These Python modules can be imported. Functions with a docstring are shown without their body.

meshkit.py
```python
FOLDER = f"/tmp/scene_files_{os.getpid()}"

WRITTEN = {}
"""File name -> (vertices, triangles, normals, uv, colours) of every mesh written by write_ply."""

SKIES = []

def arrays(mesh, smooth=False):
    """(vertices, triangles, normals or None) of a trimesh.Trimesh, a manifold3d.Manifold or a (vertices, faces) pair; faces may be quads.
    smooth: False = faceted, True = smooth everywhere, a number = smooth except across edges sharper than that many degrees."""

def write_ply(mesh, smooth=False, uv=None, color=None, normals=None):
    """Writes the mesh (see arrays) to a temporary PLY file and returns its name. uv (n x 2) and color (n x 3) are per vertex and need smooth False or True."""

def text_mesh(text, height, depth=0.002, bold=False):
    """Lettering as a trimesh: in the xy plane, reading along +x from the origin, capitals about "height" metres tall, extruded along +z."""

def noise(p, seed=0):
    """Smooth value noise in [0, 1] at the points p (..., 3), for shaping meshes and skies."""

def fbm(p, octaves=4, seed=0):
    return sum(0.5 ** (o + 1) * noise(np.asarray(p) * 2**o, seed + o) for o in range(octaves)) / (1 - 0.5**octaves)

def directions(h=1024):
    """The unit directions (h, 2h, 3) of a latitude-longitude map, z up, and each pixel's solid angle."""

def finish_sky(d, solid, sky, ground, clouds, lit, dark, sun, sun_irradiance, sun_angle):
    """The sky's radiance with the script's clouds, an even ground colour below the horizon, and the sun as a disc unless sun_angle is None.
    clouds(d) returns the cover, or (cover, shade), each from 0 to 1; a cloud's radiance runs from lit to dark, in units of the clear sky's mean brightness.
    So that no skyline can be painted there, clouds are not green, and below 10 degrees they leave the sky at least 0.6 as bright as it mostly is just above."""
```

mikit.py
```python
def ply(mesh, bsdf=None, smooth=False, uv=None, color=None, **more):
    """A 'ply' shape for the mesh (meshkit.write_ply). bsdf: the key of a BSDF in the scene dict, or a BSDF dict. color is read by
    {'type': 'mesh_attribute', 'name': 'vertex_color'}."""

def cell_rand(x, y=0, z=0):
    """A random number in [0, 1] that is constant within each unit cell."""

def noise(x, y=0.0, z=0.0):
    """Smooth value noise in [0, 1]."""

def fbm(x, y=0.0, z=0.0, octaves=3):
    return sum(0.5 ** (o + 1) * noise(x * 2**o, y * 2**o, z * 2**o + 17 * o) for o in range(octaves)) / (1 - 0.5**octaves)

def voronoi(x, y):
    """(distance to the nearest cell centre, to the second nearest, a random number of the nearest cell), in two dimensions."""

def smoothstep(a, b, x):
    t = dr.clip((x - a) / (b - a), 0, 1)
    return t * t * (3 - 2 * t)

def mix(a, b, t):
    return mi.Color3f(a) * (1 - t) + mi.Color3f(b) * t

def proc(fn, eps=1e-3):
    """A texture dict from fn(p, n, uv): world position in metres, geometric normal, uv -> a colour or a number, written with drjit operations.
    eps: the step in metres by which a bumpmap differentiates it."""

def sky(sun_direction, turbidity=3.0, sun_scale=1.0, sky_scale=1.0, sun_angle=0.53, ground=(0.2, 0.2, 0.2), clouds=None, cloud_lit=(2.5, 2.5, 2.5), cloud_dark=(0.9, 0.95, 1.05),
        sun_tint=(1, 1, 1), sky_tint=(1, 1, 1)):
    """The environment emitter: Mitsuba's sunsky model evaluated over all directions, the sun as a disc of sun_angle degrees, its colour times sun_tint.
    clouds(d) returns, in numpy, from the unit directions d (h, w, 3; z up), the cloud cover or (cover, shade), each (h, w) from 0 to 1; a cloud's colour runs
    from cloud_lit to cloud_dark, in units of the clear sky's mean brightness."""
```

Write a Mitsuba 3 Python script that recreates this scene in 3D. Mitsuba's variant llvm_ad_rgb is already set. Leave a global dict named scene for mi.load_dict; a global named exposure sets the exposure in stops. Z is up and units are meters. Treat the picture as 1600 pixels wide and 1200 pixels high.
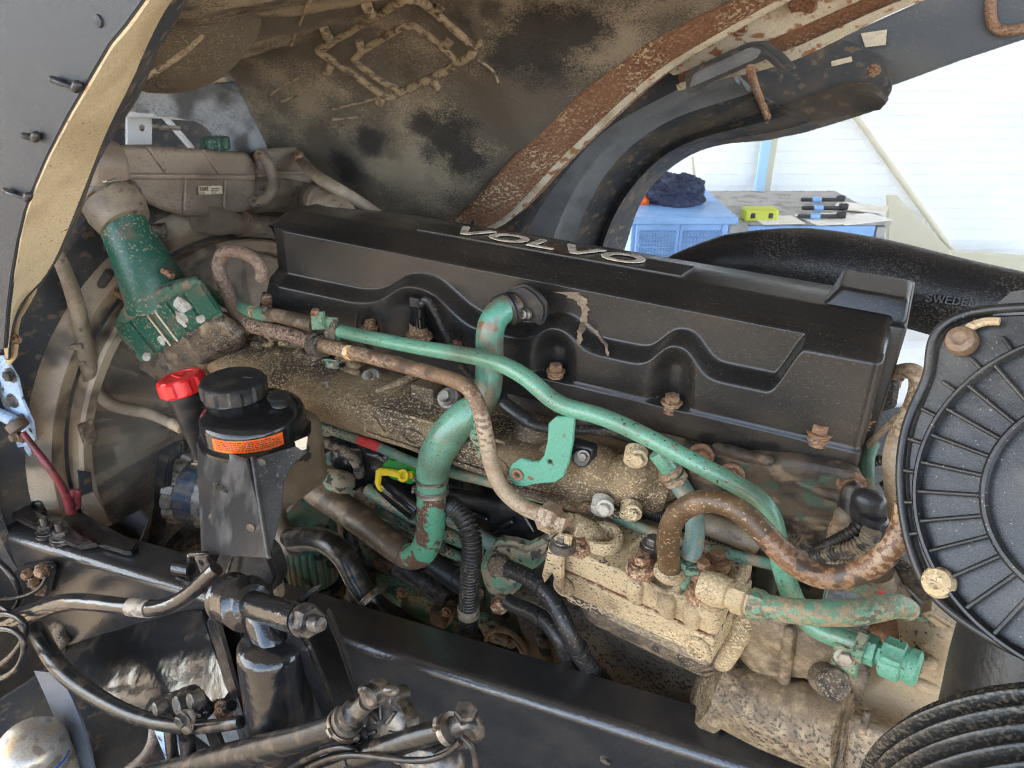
import math, random
import numpy as np
import trimesh
import manifold3d as m3
import mapbox_earcut
from scipy.interpolate import CubicSpline
import drjit as dr
import mitsuba as mi
import mikit
from mikit import noise, fbm, smoothstep, mix, cell_rand, proc
import meshkit

scene, labels = {}, {}
T = mi.ScalarTransform4f
# ------------------------------------------------------------------ camera (x: to the rear of the engine, y: across, z: up)
F, PIT, YAW = 1150.0, math.radians(26.5), math.radians(29.0)
EYE = np.array([0.0, 0.0, 1.9])
RT = np.array([math.cos(YAW), math.sin(YAW), 0.0])
HF = np.array([-math.sin(YAW), math.cos(YAW), 0.0])
UZ = np.array([0.0, 0.0, 1.0])
FW = HF * math.cos(PIT) - UZ * math.sin(PIT)
UP = HF * math.sin(PIT) + UZ * math.cos(PIT)
scene['camera'] = {'type': 'perspective', 'fov': math.degrees(2 * math.atan(800 / F)), 'fov_axis': 'x', 'near_clip': 0.02, 'far_clip': 500.0,
                   'to_world': T().look_at(origin=EYE.tolist(), target=(EYE + FW).tolist(), up=[0, 0, 1])}
# ------------------------------------------------------------------ daylight
scene['daylight'] = mikit.sky((-0.60, -0.45, 0.66), turbidity=3, sky_tint=(1.14, 1.0, 0.90), sun_tint=(1.0, 0.92, 0.8), ground=(0.25, 0.23, 0.2),
                              clouds=lambda d: (np.clip(2.2 * (meshkit.fbm(d * 2.3, 4, 5) - 0.50) + 0.35 * d[..., 0], 0, 0.9), np.clip(1.3 * (meshkit.fbm(d * 3.1 + 7, 3, 9) - 0.35), 0, 1)),
                              cloud_lit=(2.6, 2.5, 2.4), cloud_dark=(1.2, 1.2, 1.25))
exposure = 4.95


# ------------------------------------------------------------------ placing
def P(px, py, y=None, x=None, z=None):
    """The point where the sight line of a survey mark meets the plane y, x or z."""
    d = RT * (px - 800) + UP * (600 - py) + FW * F
    t = y / d[1] if y is not None else x / d[0] if x is not None else (z - EYE[2]) / d[2]
    return EYE + d * t


def G(px, py, h):
    """The same at the horizontal distance h."""
    d = RT * (px - 800) + UP * (600 - py) + FW * F
    return EYE + d * (h / (d @ HF))


def pts(*a):
    return np.array([P(q[0], q[1], y=q[2]) for q in a])


def wr(r, p):
    """World size of r survey units at the point p."""
    return r * ((np.asarray(p, float) - EYE) @ FW) / F


def unit(v):
    v = np.asarray(v, float)
    return v / np.linalg.norm(v)


def frame(axis):
    a = unit(axis)
    u = unit(np.cross(a, [0.13, 0.07, 1.0] if abs(a[2]) < 0.93 else [1.0, 0.1, 0]))
    return a, u, np.cross(a, u)


# ------------------------------------------------------------------ meshes: all return (vertices, faces)
def join(*ms):
    vs, fs, k = [], [], 0
    for m in ms:
        v, f = mesh(m)
        vs.append(v), fs.append(f + k)
        k += len(v)
    return np.vstack(vs), np.vstack(fs)


def mesh(m):
    if hasattr(m, 'to_mesh'):
        q = m.to_mesh()
        return np.array(q.vert_properties[:, :3], float), np.array(q.tri_verts, int)
    if isinstance(m, trimesh.Trimesh):
        return np.array(m.vertices), np.array(m.faces)
    return m


def loft(rings, caps=True, closed=True):
    """Skin over rings of equal length; closed: each ring is a loop."""
    rings = np.array(rings, float)
    m, n = rings.shape[:2]
    v = rings.reshape(-1, 3)
    i = np.arange(m - 1)[:, None] * n
    j = np.arange(n if closed else n - 1)[None]
    a, b = i + j, i + (j + 1) % n
    f = np.stack([a, b, b + n, a, b + n, a + n], -1).reshape(-1, 3)
    if caps and closed:
        for r, flip in ((0, True), (m - 1, False)):
            c = len(v)
            v = np.vstack([v, rings[r].mean(0)])
            k = np.arange(n) + r * n
            t = np.stack([k, np.roll(k, -1), np.full(n, c)], 1)
            f = np.vstack([f, t[:, ::-1] if flip else t])
    return v, f


def path(p, n=None, straight=False):
    p = np.asarray(p, float)
    if len(p) == 2 or straight:
        return p
    s = np.r_[0, np.cumsum(np.sqrt(np.linalg.norm(np.diff(p, axis=0), axis=1)))]
    n = n or 10 * len(p)
    return CubicSpline(s, p)(np.linspace(0, s[-1], n))


def bend(p, r, k=8):
    """A polyline whose corners are rounded: r is the cut-back distance."""
    p = np.asarray(p, float)
    out = [p[0]]
    for a, b, c in zip(p[:-2], p[1:-1], p[2:]):
        q = min(r, 0.48 * np.linalg.norm(b - a), 0.48 * np.linalg.norm(c - b))
        s, e = b + unit(a - b) * q, b + unit(c - b) * q
        for t in np.linspace(0, 1, k):
            out.append((1 - t) ** 2 * s + 2 * t * (1 - t) * b + t * t * e)
    return np.array(out + [p[-1]])


def sweep(q, rad, n=20, caps=True, wob=0.0, seed=0, shape=None):
    """Tube along the points q; rad one number or one per point."""
    q = np.asarray(q, float)
    rad = np.broadcast_to(np.asarray(rad, float), (len(q),))
    tan = np.gradient(q, axis=0)
    tan /= np.linalg.norm(tan, axis=1, keepdims=True) + 1e-12
    _, u, _ = frame(tan[0])
    rings = []
    ang = np.arange(n) / n * 2 * np.pi
    for k, (c, t) in enumerate(zip(q, tan)):
        u = unit(u - t * (u @ t))
        w = np.cross(t, u)
        rr = rad[k] * (np.ones(n) if shape is None else shape(ang))
        rings.append(c + rr[:, None] * (np.cos(ang)[:, None] * u + np.sin(ang)[:, None] * w))
    rings = np.array(rings)
    if wob:
        d = rings - q[:, None]
        rings = q[:, None] + d * (1 + wob * (meshkit.fbm(rings * 60, 3, seed)[..., None] - 0.5))
    return loft(rings, caps)


def tube(p, r, n=20, seg=None, **k):
    return sweep(path(p, seg), r if np.ndim(r) == 0 else np.interp(np.linspace(0, 1, len(path(p, seg))), np.linspace(0, 1, len(r)), r), n, **k)


def evenly(q, step):
    s = np.r_[0, np.cumsum(np.linalg.norm(np.diff(q, axis=0), axis=1))]
    m = max(4, int(s[-1] / step))
    return np.stack([np.interp(np.linspace(0, s[-1], m), s, q[:, k]) for k in range(3)], 1), s[-1]


def corrugated(p, r, pitch=0.0045, depth=0.22, n=16, per=6):
    q, length = evenly(path(p, 60), pitch / per)
    ph = np.arange(len(q)) / per * 2 * np.pi
    return sweep(q, r * (1 - depth * (0.5 - 0.5 * np.sign(np.cos(ph)) * np.abs(np.cos(ph)) ** 0.5)), n)


def lathe(profile, origin, axis, n=32, shape=None, hollow=False):
    """profile: (radius, height) pairs along the axis."""
    a, u, w = frame(axis)
    ang = np.arange(n) / n * 2 * np.pi
    o = np.asarray(origin, float)
    rings = []
    for r, h in profile:
        rr = max(r, 1e-5) * (np.ones(n) if shape is None else shape(ang, r, h))
        rings.append(o + a * h + rr[:, None] * (np.cos(ang)[:, None] * u + np.sin(ang)[:, None] * w))
    return loft(rings + rings[:1], False) if hollow else loft(rings, True)


def disc(o, axis, r, h, n=32, b=None):
    b = min(r, h) * 0.18 if b is None else b
    return lathe([(r - b, 0), (r, b), (r, h - b), (r - b, h)], o, axis, n)


def ball(c, r, squash=(1, 1, 1), sub=2):
    s = trimesh.creation.icosphere(sub)
    return np.asarray(c) + s.vertices * r * np.asarray(squash), s.faces


def hull(p):
    return m3.Manifold.hull_points(np.asarray(p, float))


BALL = trimesh.creation.icosphere(1).vertices


def rhull(p, r):
    """Rounded hull of the points."""
    return hull(np.vstack([np.asarray(c, float) + BALL * r for c in p]))


def rbox(c, size, axes=None, r=0.004):
    A = np.eye(3) if axes is None else np.asarray(axes, float)
    s = np.asarray(size, float) / 2 - r
    return rhull([np.asarray(c) + (np.array([i, j, k]) * s) @ A for i in (-1, 1) for j in (-1, 1) for k in (-1, 1)], r)


def rounded(p2, r, k=5):
    p3 = np.c_[np.asarray(p2, float), np.zeros(len(p2))]
    p3 = np.vstack([p3[-1:], p3, p3[:1]])
    return bend(p3, r, k)[1:-1, :2]


def plate(p, thick, bevel=None, away=True, corner=0.0, holes=()):
    """A flat plate with the outline p (points near one plane), its face where p lies and its body behind it; edges chamfered. holes: (centre, radius)."""
    p = np.asarray(p, float)
    c = p.mean(0)
    n = np.linalg.svd(p - c)[2][2]
    if n @ (c - EYE) < 0:
        n = -n
    if not away:
        n = -n
    u = unit(np.cross(n, [0.21, 0.1, 1.0]))
    w = np.cross(n, u)
    q = np.c_[(p - c) @ u, (p - c) @ w]
    if corner:
        q = rounded(q, corner)
    area = 0.5 * np.sum(q[:, 0] * np.roll(q[:, 1], -1) - q[:, 1] * np.roll(q[:, 0], -1))
    if area < 0:
        q = q[::-1]
    b = thick * 0.25 if bevel is None else bevel
    cs = m3.CrossSection([q])
    for hc, hr in holes:
        h2 = np.array([(np.asarray(hc) - c) @ u, (np.asarray(hc) - c) @ w])
        a = np.arange(18) / 18 * 2 * np.pi
        cs = cs - m3.CrossSection([h2 + hr * np.c_[np.cos(a), np.sin(a)]])
    ins = cs.offset(-b, m3.JoinType.Round, 2.0, 12)
    body = m3.Manifold.extrude(cs, thick - 2 * b).translate([0, 0, b])
    for z0, h in ((0, thick),):
        body = body + m3.Manifold.extrude(ins, h)
    v, f = mesh(body)
    out = c + v[:, :1] * u + v[:, 1:2] * w + v[:, 2:] * n
    return out, (f if np.cross(u, w) @ n > 0 else f[:, ::-1])


def strip(a, b, thick, sub=None):
    """A bent sheet between the two edge curves a and b (equal lengths), with thickness."""
    a, b = np.asarray(a, float), np.asarray(b, float)
    if sub:
        a, b = path(a, sub), path(b, sub)
    t = np.gradient(a, axis=0)
    n = np.cross(t, b - a)
    n /= np.linalg.norm(n, axis=1, keepdims=True) + 1e-12
    return loft(np.stack([a, b, b + n * thick, a + n * thick], 1))


def bolt(o, axis, r, turn=0.3, washer=True, stack=0):
    """A hexagon bolt seen on a washer, its foot at o; stack: rings (a sprung bolt) below the head."""
    a, u, w = frame(axis)
    ms, h = [], 0.0
    if stack:
        for k in range(stack):
            ms.append(lathe([(r * 1.02, h), (r * 1.2, h + r * 0.16), (r * 1.2, h + r * 0.3), (r * 1.0, h + r * 0.46)], o, axis, 18))
            h += r * 0.46
    if washer:
        ms.append(lathe([(r * 1.3, h), (r * 1.42, h + r * 0.08), (r * 1.36, h + r * 0.2), (r * 1.0, h + r * 0.26)], o, axis, 20))
        h += r * 0.24
    ang = np.arange(6) / 6 * 2 * np.pi + turn
    ring = lambda s, z: np.asarray(o) + a * z + s * (np.cos(ang)[:, None] * u + np.sin(ang)[:, None] * w)
    ms.append(loft([ring(r, h), ring(r, h + r * 0.75), ring(r * 0.86, h + r * 0.9)]))
    return join(*ms)


def clamp(o, axis, r, w=0.012, screw=None):
    """A worm-drive hose clip: band and screw housing."""
    a, u, v = frame(axis)
    band = lathe([(r * 1.0, -w / 2), (r * 1.06, -w / 2), (r * 1.085, -w * 0.42), (r * 1.06, -w * 0.3), (r * 1.06, w * 0.3), (r * 1.085, w * 0.42), (r * 1.06, w / 2), (r * 1.0, w / 2)], o, axis, 28)
    s = unit(screw if screw is not None else -FW + UZ * 0.7)
    s = unit(s - a * (s @ a))
    t = np.cross(a, s)
    c = np.asarray(o) + s * (r * 1.06 + w * 0.32)
    box = rbox(c, (w * 1.15, w * 0.8, w * 0.62), (t, a, s), w * 0.12)
    scr = disc(c + t * w * 0.55, t, w * 0.33, w * 0.55, 10)
    return join(band, box, scr)


def lumpy(m, amp, scale, seed=0, length=None, smooth=0):
    """Refine and roughen a cast body."""
    if hasattr(m, 'refine_to_length') and length:
        m = m.refine_to_length(length)
    v, f = mesh(m)
    tm = trimesh.Trimesh(v, f, process=True)
    if smooth:
        trimesh.smoothing.filter_taubin(tm, iterations=smooth)
    n = tm.vertex_normals
    return np.array(tm.vertices + n * (amp * 2 * (meshkit.fbm(tm.vertices * scale, 4, seed) - 0.5))[:, None]), np.array(tm.faces)


def text(s, height, o, u, w, depth=0.002, bold=True, squeeze=1.0):
    t = meshkit.text_mesh(s, height, depth, bold)
    u, w = unit(u), unit(w)
    n = np.cross(u, w)
    v = np.array(t.vertices)
    return np.asarray(o) + v[:, :1] * u * squeeze + v[:, 1:2] * w + v[:, 2:] * n, np.array(t.faces)


# ------------------------------------------------------------------ entries of the scene
def key_for(name):
    if name not in scene and name not in labels:
        return name
    k = 1
    while f'{name}_{k:03d}' in scene or f'{name}_{k:03d}' in labels:
        k += 1
    return f'{name}_{k:03d}'


def thing(name, label, cat, group=None, kind=None):
    key = key_for(name)
    labels[key] = {'label': label, 'category': cat}
    if group:
        labels[key]['group'] = group
    if kind:
        labels[key]['kind'] = kind
    return key


def add(key, m, mat, smooth=35, label=None):
    """The mesh as the entry key (a thing's own key, or a new part's 'thing__part')."""
    if key in scene or '__' in key:
        key = key_for(key)
    scene[key] = mikit.ply(mesh(m), mat, smooth)
    if label:
        labels[key] = {'label': label}
    return key


def solo(name, label, cat, m, mat, smooth=35, group=None, kind=None):
    k = thing(name, label, cat, group, kind)
    scene[k] = mikit.ply(mesh(m), mat, smooth)
    return k


# ------------------------------------------------------------------ materials
def held(x):
    return dr.opaque(mi.Float, float(x))


def grime(base, *spots):
    """Base colour with patches: (colour, cells per metre, low, high, offset) of noise each; fine spots lie in loose clusters, and a grain runs through all."""
    spots = (list(spots) + [((0, 0, 0), 10, 5, 6, 0)] * 3)[:3]
    c0 = [held(x) for x in base]
    pr = []
    for col, s, lo, hi, o in spots:
        fine = s >= 100
        mid, half = (lo + hi) / 2, (hi - lo) / 2 * (1.25 if fine else 1.7)
        pr.append(([held(x) for x in col], held(s * (1.9 if fine else 1.0)), held(mid - half), held(0.5 / half), held(o), held(0.8 if fine else 0.0)))

    def fn(p, n, uv):
        c = mi.Color3f(*c0)
        for col, s, lo, inv, o, cl in pr:
            t = dr.clip((fbm(p.x * s + o, p.y * s + 1.7 * o, p.z * s, 3) - lo) * inv, 0, 1)
            t = t * t * (3 - 2 * t)
            t = t * (1 - cl * (1 - smoothstep(0.30, 0.66, noise(p.x * 13 + o, p.y * 13, p.z * 13 + o))))
            c = c * (1 - t) + mi.Color3f(*col) * t
        return c * (0.78 + 0.44 * noise(p.x * 700, p.y * 700, p.z * 700))
    return proc(fn)


def relief(s, fine=0.0, o=0.0):
    s, fine, o = held(s), held(fine), held(o)

    def fn(p, n, uv):
        return fbm(p.x * s + o, p.y * s, p.z * s, 2) + fine * noise(p.x * s * 7, p.y * s * 7, p.z * s * 7)
    return proc(fn, 6e-4)


REL = {'cast': relief(120, 0.25), 'peel': relief(260), 'drip': relief(55, 0.12, 3.1), 'grain': relief(420)}


def mat(name, tex, rough=0.5, bump=None, height=0.0, metal=0.0, spec=0.5, coat=0.0, **more):
    b = {'type': 'principled', 'base_color': tex if isinstance(tex, dict) else {'type': 'rgb', 'value': list(tex)},
         'roughness': rough, 'metallic': metal, 'specular': spec, **({'clearcoat': coat, 'clearcoat_gloss': 0.9} if coat else {}), **more}
    if bump:
        b = {'type': 'bumpmap', 'arbitrary': REL[bump], 'scale': height, 'bsdf': b}
    scene[name] = {'type': 'twosided', 'bsdf': b}
    return name


TAN, DIRT, MUD = (0.36, 0.26, 0.16), (0.17, 0.115, 0.07), (0.07, 0.048, 0.03)
mat('m_cover', grime((0.014, 0.0135, 0.013), ((0.040, 0.032, 0.025), 7, 0.46, 0.78, 2), ((0.13, 0.10, 0.07), 300, 0.64, 0.84, 5)), 0.30, 'grain', 0.00014)
mat('m_plastic', grime((0.016, 0.016, 0.017), ((0.05, 0.042, 0.032), 40, 0.5, 0.75, 4)), 0.38, 'grain', 0.0002)
mat('m_blackdust', grime((0.014, 0.014, 0.015), ((0.12, 0.10, 0.075), 260, 0.52, 0.66, 3)), 0.4, 'peel', 0.0004)
mat('m_filter', grime((0.016, 0.016, 0.016), ((0.06, 0.055, 0.045), 25, 0.5, 0.8, 8), ((0.22, 0.18, 0.13), 300, 0.74, 0.8, 1)), 0.34, 'drip', 0.0005)
mat('m_rubber', grime((0.018, 0.017, 0.017), ((0.09, 0.07, 0.05), 90, 0.5, 0.72, 6)), 0.5)
mat('m_rubbershine', grime((0.012, 0.012, 0.012), ((0.07, 0.05, 0.035), 60, 0.55, 0.75, 6)), 0.27, 'drip', 0.0005)
mat('m_conduit', grime((0.024, 0.022, 0.020), ((0.15, 0.12, 0.08), 150, 0.56, 0.76, 7)), 0.4)
mat('m_cast', grime((0.25, 0.165, 0.082), (MUD, 15, 0.42, 0.66, 1), ((0.46, 0.335, 0.19), 210, 0.54, 0.66, 2), ((0.05, 0.036, 0.025), 260, 0.62, 0.7, 9)), 0.75, 'cast', 0.0012)
mat('m_castlight', grime((0.40, 0.295, 0.165), ((0.17, 0.115, 0.062), 16, 0.48, 0.70, 3), ((0.60, 0.46, 0.275), 230, 0.5, 0.64, 4), ((0.05, 0.036, 0.025), 200, 0.62, 0.68, 5)), 0.7, 'cast', 0.0010)
mat('m_castdark', grime((0.085, 0.062, 0.042), (TAN, 30, 0.55, 0.75, 6), ((0.03, 0.024, 0.02), 60, 0.5, 0.65, 2), ((0.26, 0.19, 0.12), 240, 0.56, 0.66, 4)), 0.7, 'cast', 0.0014)
mat('m_head', grime((0.10, 0.07, 0.045), ((0.03, 0.024, 0.02), 26, 0.45, 0.65, 8), ((0.24, 0.17, 0.105), 45, 0.55, 0.75, 3), ((0.055, 0.085, 0.055), 60, 0.60, 0.70, 11)), 0.55, 'cast', 0.0010)
mat('m_block', grime((0.075, 0.115, 0.08), ((0.16, 0.115, 0.07), 16, 0.42, 0.62, 2), ((0.025, 0.022, 0.02), 32, 0.55, 0.7, 5)), 0.6, 'cast', 0.0010)
GREEN = (0.12, 0.285, 0.185)
mat('m_green', grime(GREEN, ((0.085, 0.135, 0.085), 15, 0.46, 0.74, 1), ((0.20, 0.15, 0.09), 130, 0.60, 0.74, 3), ((0.03, 0.03, 0.02), 170, 0.70, 0.75, 4)), 0.28, 'drip', 0.0003, coat=0.4)
mat('m_greendust', grime((0.115, 0.24, 0.15), ((0.30, 0.22, 0.13), 105, 0.40, 0.58, 2), ((0.075, 0.055, 0.035), 100, 0.46, 0.58, 6)), 0.6, 'cast', 0.0006)
mat('m_greenpeel', grime((0.075, 0.27, 0.165), ((0.10, 0.055, 0.035), 42, 0.50, 0.54, 2), ((0.33, 0.25, 0.15), 150, 0.6, 0.7, 7)), 0.5, 'drip', 0.0008)
mat('m_greensage', grime((0.10, 0.19, 0.125), ((0.28, 0.21, 0.13), 45, 0.48, 0.66, 2), ((0.05, 0.045, 0.03), 120, 0.56, 0.66, 6)), 0.65, 'cast', 0.0008)
mat('m_greendark', grime((0.018, 0.085, 0.055), ((0.24, 0.19, 0.12), 120, 0.60, 0.66, 2), ((0.10, 0.09, 0.06), 26, 0.58, 0.75, 6)), 0.4, 'drip', 0.0004)
mat('m_brownpipe', grime((0.19, 0.105, 0.055), ((0.34, 0.25, 0.16), 160, 0.50, 0.62, 2), ((0.09, 0.05, 0.03), 60, 0.5, 0.68, 5)), 0.6, 'cast', 0.0005)
mat('m_dustpipe', grime((0.36, 0.265, 0.165), ((0.17, 0.10, 0.06), 120, 0.46, 0.58, 2), ((0.22, 0.13, 0.07), 22, 0.5, 0.7, 5)), 0.55, 'cast', 0.0004)
mat('m_rustspot', grime((0.16, 0.075, 0.035), ((0.50, 0.36, 0.22), 110, 0.47, 0.53, 2), ((0.07, 0.045, 0.03), 55, 0.56, 0.60, 5)), 0.42, 'cast', 0.0004)
mat('m_hosebrown', grime((0.085, 0.058, 0.035), ((0.22, 0.155, 0.095), 50, 0.5, 0.7, 2)), 0.5, 'drip', 0.0006)
mat('m_dusthose', grime((0.165, 0.125, 0.085), ((0.26, 0.20, 0.135), 30, 0.45, 0.7, 2), ((0.07, 0.05, 0.035), 70, 0.66, 0.8, 5)), 0.55)
mat('m_rust', grime((0.19, 0.085, 0.04), ((0.42, 0.32, 0.20), 105, 0.50, 0.66, 2), ((0.12, 0.048, 0.025), 120, 0.52, 0.64, 5)), 0.75, 'cast', 0.0016)
mat('m_rustbolt', grime((0.22, 0.11, 0.055), ((0.42, 0.29, 0.17), 160, 0.48, 0.6, 2), ((0.06, 0.035, 0.025), 130, 0.55, 0.65, 5)), 0.65, 'cast', 0.0005)
mat('m_beam', grime((0.50, 0.43, 0.31), ((0.27, 0.11, 0.04), 60, 0.60, 0.66, 2), ((0.36, 0.28, 0.18), 24, 0.5, 0.7, 7)), 0.6, 'cast', 0.0006)
mat('m_cabfloor', grime((0.085, 0.067, 0.048), ((0.25, 0.195, 0.13), 6, 0.50, 0.66, 3), ((0.022, 0.019, 0.017), 7.5, 0.56, 0.64, 8), ((0.30, 0.23, 0.14), 300, 0.60, 0.72, 2)), 0.8, 'cast', 0.0022)
mat('m_cabridge', grime((0.30, 0.225, 0.14), ((0.10, 0.07, 0.045), 90, 0.50, 0.62, 3), ((0.4, 0.31, 0.2), 260, 0.6, 0.7, 2)), 0.8, 'cast', 0.0012)
mat('m_cabdark', grime((0.10, 0.075, 0.048), ((0.05, 0.038, 0.026), 12, 0.45, 0.65, 3), ((0.26, 0.2, 0.13), 280, 0.6, 0.7, 2)), 0.8, 'cast', 0.0016)
mat('m_steppanel', grime((0.055, 0.062, 0.07), ((0.09, 0.085, 0.075), 8, 0.45, 0.7, 3), ((0.13, 0.11, 0.085), 120, 0.64, 0.72, 2)), 0.5, 'peel', 0.0003)
mat('m_cabpaint', grime((0.42, 0.42, 0.43), ((0.10, 0.095, 0.09), 16, 0.45, 0.66, 3), ((0.09, 0.085, 0.08), 240, 0.53, 0.66, 2)), 0.5, 'peel', 0.0006)
mat('m_wing', grime((0.017, 0.018, 0.022), ((0.026, 0.027, 0.03), 10, 0.45, 0.7, 3), ((0.06, 0.058, 0.055), 280, 0.66, 0.78, 2)), 0.55)
mat('m_wingedge', grime((0.52, 0.41, 0.25), ((0.40, 0.30, 0.17), 15, 0.45, 0.65, 3), ((0.14, 0.09, 0.05), 110, 0.74, 0.78, 2)), 0.65, 'peel', 0.0003)
mat('m_fender', grime((0.035, 0.036, 0.038), ((0.075, 0.06, 0.045), 14, 0.45, 0.65, 3), ((0.12, 0.085, 0.055), 60, 0.62, 0.72, 7)), 0.6, 'drip', 0.0008)
mat('m_fendergrey', grime((0.15, 0.15, 0.148), ((0.11, 0.11, 0.108), 20, 0.45, 0.7, 3)), 0.5)
mat('m_chassis', grime((0.020, 0.020, 0.021), ((0.034, 0.030, 0.028), 20, 0.45, 0.7, 3), ((0.09, 0.08, 0.07), 300, 0.72, 0.78, 2)), 0.22, 'peel', 0.0004, spec=0.9)
mat('m_glossblack', grime((0.012, 0.012, 0.013), ((0.035, 0.026, 0.022), 24, 0.5, 0.7, 3)), 0.14, 'drip', 0.0013, spec=0.8)
mat('m_tank', grime((0.27, 0.205, 0.15), ((0.16, 0.115, 0.08), 9, 0.45, 0.68, 2), ((0.10, 0.07, 0.05), 130, 0.66, 0.71, 5)), 0.45)
mat('m_shroud', grime((0.32, 0.235, 0.155), ((0.45, 0.36, 0.255), 7, 0.5, 0.68, 2), ((0.07, 0.052, 0.036), 15, 0.54, 0.72, 5)), 0.5)
mat('m_core', grime((0.30, 0.215, 0.13), ((0.10, 0.07, 0.042), 6, 0.45, 0.65, 2)), 0.7)
mat('m_bracket', grime((0.03, 0.029, 0.029), ((0.09, 0.085, 0.08), 25, 0.5, 0.7, 2), ((0.02, 0.02, 0.02), 120, 0.66, 0.72, 5)), 0.2, 'drip', 0.0005)
mat('m_steel', grime((0.32, 0.29, 0.25), ((0.16, 0.11, 0.07), 90, 0.48, 0.65, 2)), 0.38, metal=0.75)
mat('m_steeldark', grime((0.085, 0.075, 0.066), ((0.18, 0.15, 0.12), 80, 0.5, 0.65, 2), ((0.02, 0.018, 0.016), 60, 0.55, 0.68, 4)), 0.3, 'cast', 0.0006, metal=0.4)
mat('m_alu', grime((0.36, 0.31, 0.25), ((0.15, 0.11, 0.075), 55, 0.5, 0.66, 2)), 0.5, 'cast', 0.0005, metal=0.3)
mat('m_gloss', (0.008, 0.008, 0.009), 0.12, coat=0.5)
mat('m_red', grime((0.70, 0.022, 0.022), ((0.35, 0.03, 0.025), 160, 0.68, 0.72, 2)), 0.32)
mat('m_redrod', grime((0.16, 0.025, 0.03), ((0.07, 0.02, 0.02), 60, 0.5, 0.66, 2)), 0.4)
mat('m_redmark', grime((0.60, 0.05, 0.045), ((0.2, 0.10, 0.06), 130, 0.58, 0.66, 2)), 0.5)
mat('m_orange', grime((0.80, 0.12, 0.012), ((0.6, 0.10, 0.02), 200, 0.66, 0.7, 2)), 0.4)
mat('m_yellow', (0.80, 0.58, 0.02), 0.4)
mat('m_brightgreen', (0.012, 0.20, 0.03), 0.4)
mat('m_bluemetal', grime((0.40, 0.50, 0.62), ((0.30, 0.38, 0.48), 26, 0.5, 0.7, 2), ((0.10, 0.08, 0.06), 60, 0.68, 0.74, 4)), 0.35)
mat('m_chip', grime((0.42, 0.42, 0.38), ((0.28, 0.25, 0.2), 80, 0.5, 0.65, 2)), 0.5)
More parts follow.
